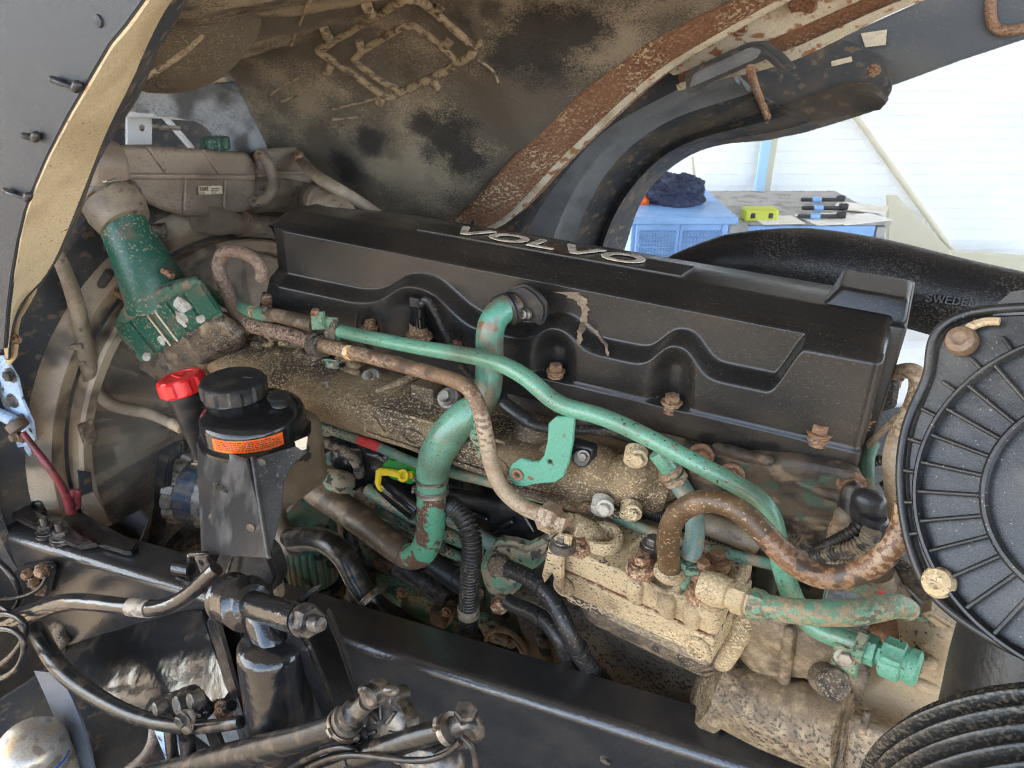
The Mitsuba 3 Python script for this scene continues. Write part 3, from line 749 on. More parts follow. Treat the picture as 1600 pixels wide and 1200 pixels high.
a, b = path([P(*q, y=0.452) for q in edge], 60), path([P(q[0], q[1], y=0.53) for q in e2], 60)
add(w + '__edge_flange', strip(a, b, 0.004), 'm_wingedge', 40, 'tan dusty inner edge of the wing')
e3 = [(330, -60), (300, -25), (282, 8), (258, 50), (236, 92), (216, 140), (194, 176), (170, 214), (150, 250), (136, 286), (124, 322), (108, 362), (88, 400), (62, 440), (40, 475), (14, 565)]
b2 = path([P(q[0], q[1], y=0.60) for q in e3], 60)
add(w + '__inner_lip', strip(b, b2, 0.004), 'm_fender', 40)
for (a0, b0), (a1, b1) in (((82, 124), (118, 138)), ((38, 212), (54, 216)), ((8, 298), (42, 310))):
    o, e = P(a0, b0, y=0.445), P(a1, b1, y=0.445)
    add(w + '__clip', join(rhull([o, o + (e - o) * 0.4], 0.0035), sweep(path([o, (o + e) / 2 - np.array([0, 0.006, -0.002]), e], 12), 0.0022, 8), rhull([e, e + np.array([0.004, 0, 0.003])], 0.0045)), 'm_plastic', 40)
add(w + '__rivet', lathe([(0.001, -0.001), (0.006, -0.001), (0.005, 0.002), (0.001, 0.003)], P(155, 33, y=0.45), (0, -1, 0), 16), 'm_wing')
# dangling tan bracket below the edge
q = [P(a, b, y=0.56) for a, b in ((8, 470), (40, 450), (52, 442), (52, 458), (40, 480), (28, 500), (24, 520), (24, 545), (22, 560), (12, 572), (8, 565), (6, 520))]
add(w + '__stay', plate(q, 0.006, 0.0015), 'm_wingedge', 30)
add(w + '__bolt', bolt(P(25, 530, y=0.555), (1, -1, 0), 0.006), 'm_rustbolt')

# ------------------------------------------------------------------ far wing: black wheel arch on the right
w = thing('far_wing', 'black and grey plastic wheel arch wing on the far side, right of the rusty rail', 'wing')
A = [[(752, 400), (790, 330), (842, 262), (908, 192), (975, 140), (1045, 98), (1110, 66)],
     [(797, 396), (826, 335), (876, 268), (938, 200), (1000, 150), (1065, 108), (1130, 78)],
     [(813, 396), (840, 332), (885, 268), (945, 205), (1010, 165), (1070, 135), (1140, 105)],
     [(858, 396), (880, 332), (915, 270), (960, 220), (1020, 180), (1080, 152), (1150, 128)],
     [(868, 396), (889, 332), (923, 272), (968, 223), (1026, 184), (1086, 156), (1156, 133)],
     [(893, 396), (912, 335), (945, 275), (985, 230), (1040, 192), (1100, 168), (1170, 146)],
     [(905, 397), (925, 335), (957, 279), (997, 236), (1050, 203), (1108, 180), (1178, 156)],
     [(930, 398), (952, 335), (986, 282), (1034, 238), (1086, 213), (1140, 196), (1210, 172)],
     [(938, 399), (960, 337), (994, 285), (1040, 242), (1092, 217), (1150, 201), (1230, 180)],
     [(972, 402), (990, 345), (1015, 295), (1060, 254), (1112, 230), (1200, 217), (1290, 196)]]
YA = (1.73, 1.74, 1.78, 1.80, 1.84, 1.86, 1.90, 1.96, 1.93, 2.08)
arcs = [path(pts(*[(*q, y) for q in row]), 50) for row, y in zip(A, YA)]


def sheet(ks):
    rows = [arcs[k] for k in ks]
    back = [r + np.array([0, 0.012, 0.014]) for r in rows[::-1]]
    return loft(np.stack(rows + back, 1))


add(w + '__inner_liner', sheet((0, 1, 2)), 'm_fender', 40)
add(w + '__grey_liner', sheet((2, 3, 4, 5)), 'm_fendergrey', 40, 'grey ribbed lining of the far wing')
add(w + '__arch', sheet((5, 6, 7, 8, 9)), 'm_fender', 40)
q = [P(a, b, y=2.02) for a, b in ((1060, 120), (1130, 84), (1230, 80), (1318, 60), (1380, 90), (1396, 140), (1372, 172), (1290, 198), (1200, 220), (1120, 226), (1080, 190))]
add(w + '__end_plate', plate(q, 0.03, 0.006, corner=0.02), 'm_fender', 30)
ra = path(pts((1200, 176, 1.99), (1240, 160, 1.99), (1290, 140, 1.99), (1330, 128, 1.98), (1392, 138, 1.97)), 30)
rb_ = path(pts((1205, 186, 1.97), (1250, 172, 1.97), (1300, 152, 1.96), (1345, 142, 1.94), (1385, 160, 1.94)), 30)
rc_ = path(pts((1210, 200, 1.99), (1260, 190, 1.99), (1310, 182, 1.99), (1345, 176, 1.98), (1375, 172, 1.97)), 30)
add(w + '__folded_lip', join(strip(ra, rb_, 0.01), strip(rb_, rc_, 0.01)), 'm_fender', 40)
q = [P(a, b, y=1.60) for a, b in ((1068, 118), (1085, 104), (1168, 66), (1192, 64), (1216, 82), (1240, 108), (1222, 116), (1195, 92), (1100, 132), (1072, 148))]
add(w + '__mount_box', plate(q, 0.05, 0.008, corner=0.006), 'm_fender', 30)
q = [P(a, b, y=1.588) for a, b in ((1082, 116), (1170, 74), (1190, 78), (1180, 92), (1075, 138))]
add(w + '__mount_face', plate(q, 0.012, 0.005, corner=0.006), 'm_fendergrey', 30)
add(w + '__stay', sweep(path(pts((1172, 106, 1.585), (1178, 130, 1.7), (1190, 160, 1.92), (1202, 190, 1.94)), 14), 0.009, 10), 'm_rustbolt')
for a, b in ((1172, 110), (1072, 144), (1365, 110)):
    add(w + '__bolt', bolt(P(a, b, y=1.875), (0, -1, -0.3), 0.010, stack=0), 'm_rustbolt')
# ------------------------------------------------------------------ side panel at the far top right
w = thing('step_panel', 'dark blue grey cab step panel reaching to the upper right corner', 'panel')
q = [P(a, b, y=2.12) for a, b in ((1225, 100), (1345, 44), (1470, -12), (1700, -120), (1760, -20), (1600, 62), (1500, 95), (1400, 132), (1330, 150), (1250, 150))]
add(w + '__skin', plate(q, 0.03, 0.006), 'm_steppanel' if 'm_steppanel' in scene else 'm_fender', 30)
q = [P(a, b, y=2.105) for a, b in ((1345, 52), (1386, 46), (1384, 70), (1352, 74))]
add(w + '__sticker', plate(q, 0.002, 0.0003), 'm_sticker', False, 'worn paper sticker on the step panel')
q = [P(a, b, y=2.015) for a, b in ((1298, 96), (1330, 88), (1332, 96), (1300, 104))]
add('far_wing__sticker', plate(q, 0.002, 0.0003), 'm_sticker', False, 'small torn paper sticker on the far wing')
add(w + '__recess_rim', sweep(path(pts((1548, -10, 2.10), (1548, 25, 2.10), (1556, 44, 2.10), (1580, 48, 2.10), (1640, 30, 2.10)), 24), 0.012, 10), 'm_rustbolt', 40)

# ================================================================== engine: block, head, cover, manifold
def sm(a, b, x):
    t = np.clip((x - a) / (b - a), 0, 1)
    return t * t * (3 - 2 * t)


blk = thing('engine_block', 'dirty green engine block deep below the intake manifold and behind the pipes', 'engine block')
body = m3.Manifold.cube((1.10, 0.30, 0.62)).translate([-1.10, 0.985, 0.745]).refine_to_length(0.03)
add(blk + '__crankcase', lumpy(body, 0.012, 9, 2), 'm_block', 40)
for i in range(6):
    x = -1.0 + 0.18 * i
    add(blk + '__web', lumpy(rhull([(x, 0.985, 1.18), (x, 0.985, 0.82), (x + 0.02, 0.985, 0.82), (x + 0.02, 0.985, 1.18)], 0.012).refine_to_length(0.02), 0.004, 40, i), 'm_block', 40)
for i, (px, py) in enumerate(((690, 985), (760, 1010), (640, 950), (620, 900), (830, 1000), (600, 930), (560, 860), (720, 900))):
    add(blk + '__bolt', bolt(P(px, py, y=0.96), (0, -1, 0), 0.011, i), 'm_rustbolt')
# oil cooler cover and boss shapes on the block side
add(blk + '__side_cover', lumpy(rhull([P(600, 900, y=.95), P(700, 950, y=.95), P(620, 985, y=.95), P(720, 1010, y=.95)], 0.02).refine_to_length(0.015), 0.008, 25, 5), 'm_greensage', 40)
add(blk + '__rib', lumpy(rhull([P(590, 760, y=.94), P(700, 810, y=.94)], 0.022).refine_to_length(0.012), 0.004, 30, 6), 'm_greensage', 40)
add(blk + '__rib', lumpy(rhull([P(600, 800, y=.955), P(760, 850, y=.955)], 0.018).refine_to_length(0.012), 0.004, 30, 7), 'm_greensage', 40)
add(blk + '__lower_wall', lumpy(rhull([P(820, 930, y=.91), P(1120, 1040, y=.86), P(850, 1090, y=.91), P(1100, 1180, y=.86)], 0.02).refine_to_length(0.02), 0.012, 16, 9), 'm_wallspeck', 40)
add(blk + '__oil_pan', rbox((-.4, 1.06, .52), (1.5, .46, .44), None, .03), 'm_castdark', 30)  # sump box added as dark filler where bright ground showed through

hd = thing('cylinder_head', 'brown oil stained cylinder head casting under the rear half of the black cover', 'cylinder head')
body = m3.Manifold.cube((1.07, 0.30, 0.12)).translate([-1.065, 0.945, 1.255]).refine_to_length(0.02)
add(hd + '__casting', lumpy(body, 0.007, 14, 3), 'm_head', 40)
rear = rhull([P(1080, 700, y=.925), P(1325, 745, y=.90), P(1310, 830, y=.92), P(1120, 790, y=.93), P(1240, 838, y=.92), P(1325, 745, y=1.1), P(1310, 830, y=1.1)], 0.018).refine_to_length(0.012)
add(hd + '__rear_casting', lumpy(rear, 0.010, 17, 8), 'm_head', 40)
for a, b in (((1215, 742), (1310, 775)), ((1225, 800), (1320, 818)), ((1120, 700), (1200, 720))):
    add(hd + '__rib', lumpy(rhull([P(*a, y=.907), P(*b, y=.888)], 0.009).refine_to_length(0.008), 0.004, 50, 2), 'm_head', 40)
for px, py in ((1143, 742), (1330, 757), (1095, 712)):
    add(hd + '__bolt', bolt(P(px, py, y=.892), (0.2, -1, 0.2), 0.013, 0.5), 'm_rustbolt')

# ------------------------------------------------------------------ black valve cover
X0, X1, ZF = -1.050, 0.002, 1.404
BP = [(420, 482), (580, 522), (655, 545), (715, 550), (868, 592), (1048, 645), (1278, 692)]
BX = [P(a, b, y=0.918)[0] for a, b in BP]
HUMP = {0: (0.022, 1.455, .02), 1: (0.030, 1.462, .024), 2: (0.075, 1.508, .042), 3: (0.026, 1.462, .02), 4: (0.040, 1.487, .035), 5: (0.036, 1.497, .035), 6: (0.030, 1.42, .012)}


def ztop(X):
    return 1.5345 + 0.020 * np.clip(-X, 0, 1.05)


def side_y(X, Z):
    zl = 1.466 + 0.066 * sm(-0.125, -0.088, X)
    for xb, (w, zt_, dep) in zip(BX, HUMP.values()):
        zl = zl + max(0, zt_ + .006 - 1.466) * np.exp(-np.abs((X - xb) / (w * .95)) ** 2.6)
    y = 0.948 - 0.026 * sm(zl + 0.010, zl - 0.010, Z) - 0.006 * sm(1.53, 1.41, Z)
    for i, xb in enumerate(BX):
        w, zt_, dep = HUMP[i]
        s = (X - xb + 0.004) / w
        arch = zt_ - 0.012 - 0.030 * np.abs(s) ** 2.2
        y = y + .8 * dep * sm(1.0, 0.1, np.abs(s)) * sm(arch + 0.012, arch - 0.03, Z)
    return np.minimum(y, 0.962)


xs = np.unique(np.r_[np.linspace(X0, X1, 420), X0 + np.array([0, .002, .005, .009, .014]), X1 - np.array([0, .0015, .004, .008, .012])])
NZ = 64
zt = np.linspace(0, 1, NZ)
rings = []
for X in xs:
    e0, e1 = X - X0, X1 - X
    ins = 0.016 * (1 - math.sqrt(max(0, 1 - (1 - min(1, e0 / 0.016)) ** 2))) + 0.012 * (1 - math.sqrt(max(0, 1 - (1 - min(1, e1 / 0.012)) ** 2)))
    ch = 0.035 * max(0, 1 - e0 / 0.05)                 # chamfered front corners
    zA = float(ztop(X)) - 0.6 * ins
    zz = ZF + 0.004 + (zA - ZF - 0.004) * zt
    yy = side_y(X, zz) + ins + ch * 0.6 * sm(1.42, 1.46, zz)
    near = np.c_[yy, zz]
    zT = zA + 0.022
    flange = np.array([[0.955, 1.356], [0.914 + 0.4 * ins, 1.360], [0.911 + 0.4 * ins, 1.366], [0.911 + 0.4 * ins, ZF - 0.003], [0.914 + 0.4 * ins, ZF]])
    step = 0.030 * sm(-0.06, -0.02, X) * 0
    up = np.array([[0.953, 0.003], [0.976, 0.007], [0.981, 0.008], [1.004, 0.019], [1.012, 0.0215], [1.05, 0.0190], [1.085, 0.0165], [1.11, 0.010], [1.20, -0.01], [1.235, -0.03]])
    tops = np.c_[up[:, 0] + ins * (up[:, 0] < 1.09) - ins * (up[:, 0] > 1.09), zA + up[:, 1]]
    back = np.array([[1.26, 1.45], [1.265, 1.41], [1.29, 1.404], [1.29, 1.36], [1.25, 1.356]])
    rings.append([(X, a, b) for a, b in np.vstack([flange, near, tops, back])])
cov = thing('valve_cover', 'long black plastic engine cover with raised lettering on its top', 'engine cover')
add(cov + '__shell', loft(rings), 'm_cover', 45)
# raised block and stepped shoulder at the rear end
q = [P(1302, 470, y=1.03), P(1378, 486, y=1.03), P(1318, 452, y=1.09), P(1392, 464, y=1.09)]
q = [np.array(p_) for p_ in ((-.066, 1.03, 1.572), (.006, 1.03, 1.570), (-.070, 1.10, 1.574), (.006, 1.10, 1.572), (-.082, 1.02, 1.55), (.008, 1.02, 1.55))]
add(cov + '__rear_block', rhull([*q, *(p - UZ * 0.03 for p in q)], 0.008).refine_to_length(0.02), 'm_cover', 45)
add(cov + '__rear_edge', rhull([(X1 - 0.004, 1.0, 1.545), (X1 + 0.012, 1.0, 1.545), (X1 - 0.004, 1.22, 1.54), (X1 + 0.012, 1.22, 1.54), (X1 - 0.004, 0.975, 1.37), (X1 + 0.006, 0.975, 1.37), (X1 + 0.006, 1.25, 1.37), (X1 - 0.004, 1.25, 1.37)], 0.004), 'm_cover', 30)
add(cov + '__emblem_plate', rbox((-0.515, 1.046, 1.5655), (0.47, 0.066, 0.006), ((1, 0, -0.019), (0, 1, -.07), (0.019, .07, 1)), 0.002), 'm_cover', 30)
t = meshkit.text_mesh('VOLVO', 0.050, 0.0016, True)
tw = t.bounds[1][0]
v = np.array(t.vertices)
uu, vv, nn = unit((1, 0, -0.020)), unit((0, 1.0, -.07)), unit((0.020, .07, 1))
v = np.array([-0.695, 1.022, 1.5756]) + v[:, :1] * uu * (0.345 / tw) + v[:, 1:2] * vv + v[:, 2:] * nn
add(cov + '__lettering', (v, t.faces), 'm_lettering', False, 'raised pale letters on top of the cover')
# dried mud run on the side of the cover


def mud(px_list, w, seed):
    q2 = CubicSpline(np.linspace(0, 1, len(px_list)), np.array(px_list, float))(np.linspace(0, 1, 60))
    ww = np.interp(np.linspace(0, 1, 60), np.linspace(0, 1, len(w)), w)
    jl, jr = (meshkit.fbm(np.c_[np.arange(60) * .45, np.full(60, seed), np.full(60, k_)], 3, seed + k_) for k_ in (1, 2))
    L_, R_m = [], []
    for k_, ((a, b), w_) in enumerate(zip(q2, ww)):
        for lst, dx in ((L_, -w_ * (.2 + 1.5 * jl[k_])), (R_m, w_ * (.2 + 1.5 * jr[k_]))):
            q_ = P(a + dx, b, y=.946)
            lst.append(P(a + dx, b, y=float(side_y(q_[0], q_[2])) - .001))
    return strip(np.array(L_), np.array(R_m), .001)


add(cov + '__mud_run', mud([(884, 456), (900, 464), (912, 478), (914, 492), (910, 508), (906, 522), (904, 540), (900, 556)], [14, 11, 6, 6, 5, 5, 3, 1], 3), 'm_drymud', False, 'tan run of dried mud on the side of the cover')
add(cov + '__mud_run', mud([(914, 503), (924, 512), (933, 520), (940, 532), (946, 538), (949, 550), (951, 556)], [4, 4, 3, 3, 2.5, 2, 1], 9), 'm_drymud', False)
# sprung cover bolts
for i, (px, py, r, y) in enumerate([(421, 482, .0125, .925), (580, 523, .0125, .925), (715, 553, .0115, .93), (868, 594, .0125, .925), (1048, 644, .013, .922), (1277, 694, .0145, .922), (1349, 668, .012, .985), (1393, 604, .012, 1.14)]):
    o = P(px, py, y=y)
    add(cov + '__bolt', bolt(o, (0, 0, 1), r * 0.86, 0.4 + i, True, 3), 'm_rustbolt', 30, 'rusty sprung bolt on the cover flange' if i == 0 else None)
    if i < 6:
        for s in (-1, 1):
            g = o + np.array([s * 0.024, -0.001, 0])
            add(cov + '__fin', rhull([g, g + np.array([0, 0.02, 0]), g + np.array([s * 0.002, 0.02, 0.022]), g + np.array([0, 0.012, 0.024])], 0.0011), 'm_steeldark', 30)
add(cov + '__sleeve', lathe([(0.018, 0), (0.024, 0.006), (0.022, 0.012), (0.016, 0.014), (0.015, 0.03), (0.013, 0.032)], P(655, 532, y=0.925), (0, 0, 1), 24), 'm_rustbolt')
s = thing('cover_sensor', 'black plug connector standing in the second pocket of the black cover', 'connector')
o = P(655, 510, y=0.925)
add(s + '__nut', lathe([(0.0145, 0), (0.0145, 0.018), (0.013, 0.02), (0.013, 0.034), (0.0115, 0.036)], o, (0, 0, 1), 36, lambda a, r, h: 1 + 0.05 * np.sign(np.sin(a * 12)) * (h < 0.02)), 'm_gloss', 30)
add(s + '__plug', join(rbox(o + UZ * 0.045, (0.020, 0.022, 0.018), None, 0.003), mesh(rhull([o + UZ * 0.045, o + np.array([0.014, -0.006, 0.046])], 0.008))), 'm_plastic', 30)
add(s + '__conduit', corrugated(pts((664, 468, .91), (676, 480, .90), (700, 530, .89), (722, 572, .88), (745, 598, .88)), 0.0062, 0.0034), 'm_conduit', 40)

# gusset strip hanging below the rear end, right of the last bolts
add(cov + '__rear_tab', plate([P(a, b, y=.99) for a, b in ((1356, 655), (1372, 600), (1376, 600), (1362, 700), (1345, 726), (1330, 726))], 0.008, 0.002), 'm_blackdust')

# ------------------------------------------------------------------ intake manifold
man = thing('intake_manifold', 'long mud covered cast aluminium intake manifold with cast lettering below the black cover', 'intake manifold')
S = [[(330, 500, .95), (318, 520, .90), (312, 545, .86), (318, 572, .84), (335, 590, .85), (380, 585, .92)],
     [(395, 508, .95), (385, 535, .89), (378, 562, .845), (383, 590, .82), (400, 615, .83), (440, 610, .92)],
     [(500, 537, .95), (492, 570, .88), (482, 598, .835), (482, 622, .812), (486, 655, .818), (530, 650, .92)],
     [(650, 582, .95), (642, 615, .88), (633, 646, .832), (634, 668, .812), (638, 704, .818), (680, 700, .92)],
     [(790, 628, .95), (782, 662, .88), (774, 692, .832), (772, 714, .812), (774, 752, .818), (815, 750, .92)],
     [(880, 655, .95), (872, 690, .88), (866, 716, .832), (864, 742, .812), (868, 778, .818), (900, 775, .92)],
     [(990, 690, .95), (988, 715, .89), (982, 738, .845), (985, 770, .825), (978, 800, .83), (1000, 800, .92)],
     [(1050, 712, .95), (1048, 730, .90), (1044, 745, .87), (1046, 768, .85), (1036, 790, .85), (1050, 800, .92)]]
S = np.array([[P(a, b, y=c) for a, b, c in s] for s in S])
tt = np.linspace(0, 7, 64)
S = np.stack([CubicSpline(np.arange(8), S[:, k])(tt) for k in range(6)], 1)
R2 = []
for s in S:
    q = bend(np.vstack([s[-1:], s, s[:1]]), 0.016, 5)[1:-1]
    R2.append(q)
v, f = loft(R2)
add(man + '__casting', lumpy((v, f), 0.0035, 26, 3), 'm_cast', 45)


def on_man(px, py, y):
    return P(px, py, y=y)


# cast lettering and its raised frame on the front face
u_ = unit(P(760, 728, y=.811) - P(580, 668, y=.811))
o = P(577, 664, y=.811)
wz = unit(P(578, 640, y=.8135) - P(580, 680, y=.8125))
t = meshkit.text_mesh('VOLVO', 0.026, 0.004, True)
v = np.array(t.vertices)
nrm = np.cross(u_, wz)
v = P(582, 672, y=.814) + v[:, :1] * u_ * 2.1 + v[:, 1:2] * wz + v[:, 2:] * nrm
add(man + '__lettering', (v, t.faces), 'm_cast', False, 'cast raised letters on the front of the manifold')
fr = pts((570, 632, .824), (570, 676, .811), (790, 748, .811))
add(man + '__letter_frame', sweep(bend(fr, 0.006, 4), 0.003, 8), 'm_cast')
add(man + '__letter_frame', sweep(pts((570, 632, .824), (700, 668, .822), (790, 692, .822)), 0.003, 8), 'm_cast')
for a, b in (((516, 620, .83), (565, 570, .92)), ((592, 612, .865), (655, 585, .93)), ((455, 578, .87), (520, 548, .94)), ((720, 640, .88), (745, 622, .93))):
    add(man + '__rib', lumpy(rhull([P(*a[:2], y=a[2]), P(*b[:2], y=b[2])], 0.0075).refine_to_length(0.005), 0.002, 60, 1), 'm_cast', 40)
for px, py, y, r in ((580, 590, .895, .012), (700, 622, .88, .013), (515, 605, .85, .009)):
    add(man + '__bolt', join(lathe([(r * 1.5, 0), (r * 1.35, 0.012), (r * 1.0, 0.014)], P(px, py, y=y) - np.array([0, -0.006, 0.006]), (0.1, -0.7, 0.7), 20), bolt(P(px, py, y=y) + np.array([0, -0.006, 0.004]), (0.1, -0.7, 0.7), r * 0.8)), 'm_alu')
c = P(667, 612, y=.885)
add(man + '__boss', lumpy(rbox(c, (0.045, 0.03, 0.03), None, 0.003).refine_to_length(0.006), 0.001, 60), 'm_cast', 30)
# rear cover lumps
for i, (a, b, y, r) in enumerate(((830, 680, .86, .030), (860, 720, .835, .028), (930, 735, .835, .038), (985, 750, .835, .040), (815, 660, .90, .022), (905, 770, .815, .022), (1020, 752, .86, .03))):
    add(man + '__lump', lumpy(mesh(rhull([P(a, b, y=y + 0.02), P(a + 14, b + 4, y=y + 0.03)], r).refine_to_length(0.006)), 0.004, 28, i), 'm_cast', 40)
for px, py, y, r, m_ in ((998, 716, .80, .0105, 'm_castlight'), (946, 793, .79, .0105, 'm_whitebolt'), (990, 801, .80, .010, 'm_castlight')):
    add(man + '__bolt', join(lathe([(r * 1.5, 0), (r * 1.3, 0.02), (r, 0.022)], P(px - 3, py - 12, y=y + 0.022), (0.1, -0.75, -0.3), 20), bolt(P(px, py, y=y), (0.1, -0.8, 0.1), r * 0.85)), m_)
add(man + '__lip', lumpy(rhull([P(775, 757, y=.815), P(920, 800, y=.81), P(985, 806, y=.82)], 0.006).refine_to_length(0.006), 0.002, 60), 'm_cast', 40)
# mud crust near the inlet
k = thing('mud_crust', 'lumpy crust of dried mud on the front end of the intake manifold', 'mud', kind='stuff')
rg = np.random.default_rng(5)
ms = []
for i in range(150):
    a = rg.random() ** 0.9
    px, py = 290 + 270 * a + rg.normal(0, 12), 500 + 60 * a + rg.normal(0, 14) + 20 * rg.random()
    c = P(px, py, y=0.885 + 0.02 * rg.random())
    s = 0.004 + 0.011 * rg.random() ** 2
    ms.append(lumpy(ball(c, s, (1.4, 1, 0.7), 2), s * 0.4, 70, i))
scene[k] = mikit.ply(join(*ms), 'm_cast', True)

# ------------------------------------------------------------------ inlet elbow: dark green pipe and ribbed connector
el = thing('intake_elbow', 'dark green intake elbow pipe with a clamped rubber joint below the coolant tank', 'pipe')
add(el + '__pipe', tube(pts((182, 330, .86), (199, 366, .86), (223, 412, .862), (252, 474, .868)), [0.044, 0.044, 0.050, 0.058, 0.065], 32), 'm_greendark', 45)
j0, j1 = P(150, 285, y=.87), P(190, 348, y=.86)
ax = unit(j1 - j0)
add(el + '__rubber_joint', lathe([(0.049, -0.035), (0.055, -.01), (0.054, 0.012), (0.0555, 0.016), (0.050, 0.040), (0.0455, 0.048)], P(176, 318, y=.862), ax, 36), 'm_dusthose', 40)
add(el + '__clip', clamp(P(171, 312, y=.863), ax, 0.0552, 0.014, (0.9, -0.3, 0.7)), 'm_steel')
add(el + '__clip', clamp(P(163, 302, y=.866), ax, 0.0550, 0.010, (0.5, -0.5, 0.7)), 'm_dusthose')
# flange collar
q = [(182, 510), (178, 470), (200, 440), (260, 430), (305, 432), (312, 444), (300, 452), (214, 468), (200, 520)]
ca, cb = P(184, 512, y=.845), P(308, 442, y=.845)
add(el + '__collar', lumpy(rhull([P(186, 506, y=.835), P(206, 470, y=.835), P(306, 440, y=.835), P(196, 500, y=.92), P(222, 452, y=.92), P(306, 436, y=.92)], 0.009).refine_to_length(0.008), 0.002, 40), 'm_greencollar', 40)
for a, b in ((186, 462), (186, 500), (262, 428)):
    add(el + '__stud', sweep(pts((a - 8, b - 6, .85), (a + 8, b + 4, .85)), 0.006, 10), 'm_rustbolt')
# connector block whose face is six separate ridged panels
A0, A1, B0, B1 = (178, 510), (312, 440), (226, 568), (345, 490)
core = [P(*A0, y=.835), P(*A1, y=.835), P(*B0, y=.825), P(*B1, y=.825), P(*A0, y=.92), P(*A1, y=.92), P(*B0, y=.92), P(*B1, y=.92)]
add(el + '__connector', rhull(core, 0.004), 'm_greencollar', 30)
cols = [(0.0, 0.17, 'm_greendark'), (0.17, 0.34, 'm_greendark'), (0.355, 0.43, 'm_rust'), (0.445, 0.60, 'm_greendark'), (0.60, 0.79, 'm_greendark'), (0.80, 1.0, 'm_greendark')]
L = lambda t, s: (np.array(A0) * (1 - t) + np.array(A1) * t) * (1 - s) + (np.array(B0) * (1 - t) + np.array(B1) * t) * s
for t0, t1, m_ in cols:
    dy = 0.0 if m_ != 'm_rust' else 0.006
    q = [P(*L(t0 + .008, 0.04), y=.826 + dy), P(*L(t1 - .008, 0.04), y=.826 + dy), P(*L(t1 - .008, 0.96), y=.816 + dy), P(*L(t0 + .008, 0.96), y=.816 + dy)]
    add(el + '__panel', plate(q, 0.010, 0.003), m_, 30)
for t in (0.347, 0.438):
    add(el + '__joint_strip', rhull([P(*L(t, 0.03), y=.824), P(*L(t, 0.97), y=.814)], 0.0022), 'm_sticker', 30)
for t, s, w_, h_ in ((0.70, 0.35, .075, .3), (0.62, 0.6, .05, .22), (0.78, .84, .05, .1), (0.06, 0.9, .05, .09), (0.3, .78, .035, .12)):
    rr = np.random.default_rng(int(t * 100))
    an = np.linspace(0, 2 * np.pi, 15)[:-1]
    ra_ = 1 + 0.35 * (rr.random(14) - 0.5)
    q = [P(*L(t + w_ * r_ * math.cos(a), s + h_ * r_ * math.sin(a)), y=.8245 - .010 * s) for a, r_ in zip(an, ra_)]
    add(el + '__bare_patch', plate(q, 0.003, 0.0004), 'm_chip', False, 'bare metal patch where the green paint has flaked')
add('intake_manifold__inlet_flange', lumpy(rhull([P(228, 572, y=.83), P(345, 500, y=.83), P(268, 590, y=.83), P(372, 520, y=.84), P(240, 570, y=.92), P(350, 500, y=.93), P(370, 560, y=.9)], 0.014).refine_to_length(0.008), 0.006, 32, 2), 'm_castdark', 40)

# ================================================================== pipes and hoses on the engine
def pipe(name, label, cat, p, r, m_, n=22, seg=None, wob=0.0, **k):
    """Pipe along survey marks (px, py, y); r in survey units at each end or a list."""
    q = path(pts(*p), seg)
    rr = np.interp(np.linspace(0, 1, len(q)), np.linspace(0, 1, np.size(r)), np.atleast_1d(r))
    rad = np.array([wr(a, c) for a, c in zip(rr, q)])
    return sweep(q, rad, n, wob=wob)


k = thing('green_coolant_pipe', 'long bright green coolant pipe crossing in front of the black cover', 'pipe')
add(k + '__tube', pipe('', '', '', [(532, 517, .845), (600, 532, .835), (680, 547, .825), (735, 556, .815), (788, 571, .80), (832, 598, .79), (872, 630, .785), (930, 648, .785), (1005, 680, .785), (1085, 722, .78), (1150, 757, .775), (1188, 782, .772), (1208, 815, .772), (1216, 855, .772), (1228, 905, .772), (1246, 948, .772), (1275, 980, .765), (1316, 997, .758), (1345, 1008, .755)],
                           [10.5, 11.5, 13, 14, 14, 14.5, 15, 16, 16.5, 17], 'm_green', seg=180), 'm_green', 60)
add(k + '__tube', pipe('', '', '', [(320, 452, .93), (350, 470, .90), (390, 486, .875), (425, 492, .86)], [9, 11], 'm_green'), 'm_green', 60)
add(k + '__hose', pipe('', '', '', [(420, 491, .86), (450, 497, .855), (492, 508, .85)], [11, 12], 'm'), 'm_hosebrown', 60)
add(k + '__clip', clamp(P(422, 492, y=.86), unit(P(450, 497, y=.855) - P(420, 491, y=.86)), wr(11, P(422, 492, y=.86)), 0.008), 'm_steel')
add(k + '__clip', clamp(P(398, 488, y=.865), unit(P(450, 497, y=.855) - P(420, 491, y=.86)), wr(10, P(398, 488, y=.865)), 0.006), 'm_dustpipe')
add(k + '__bracket', join(plate([P(a, b, y=.835) for a, b in ((484, 490), (502, 488), (506, 515), (486, 516))], 0.010, 0.002), plate([P(a, b, y=.842) for a, b in ((502, 496), (524, 498), (528, 535), (522, 540), (508, 520))], 0.008, 0.002)), 'm_greendust', 30)
add(k + '__bolt', bolt(P(494, 490, y=.838), (0, -.2, 1), 0.007), 'm_rustbolt')
add(k + '__joint', clamp(P(1345, 1008, y=.755), unit(P(1400, 1030, y=.75) - P(1340, 1005, y=.755)), 0.0185, 0.012), 'm_greensage')
ax = unit(P(1400, 1030, y=.748) - P(1345, 1008, y=.755))
o = P(1352, 1012, y=.755)
add(k + '__end_fitting', join(lathe([(0.015, -0.01), (0.018, 0), (0.018, 0.012), (0.013, 0.014), (0.013, 0.018)], o, ax, 6), lathe([(0.020, 0.018), (0.0225, 0.021), (0.0225, 0.040), (0.019, 0.042), (0.019, 0.046), (0.0205, 0.047), (0.0205, 0.056), (0.016, 0.058)], o, ax, 36, lambda a, r, h: 1 + 0.05 * np.sign(np.sin(a * 9)) * (r > 0.0215))), 'm_greenspot', 30)
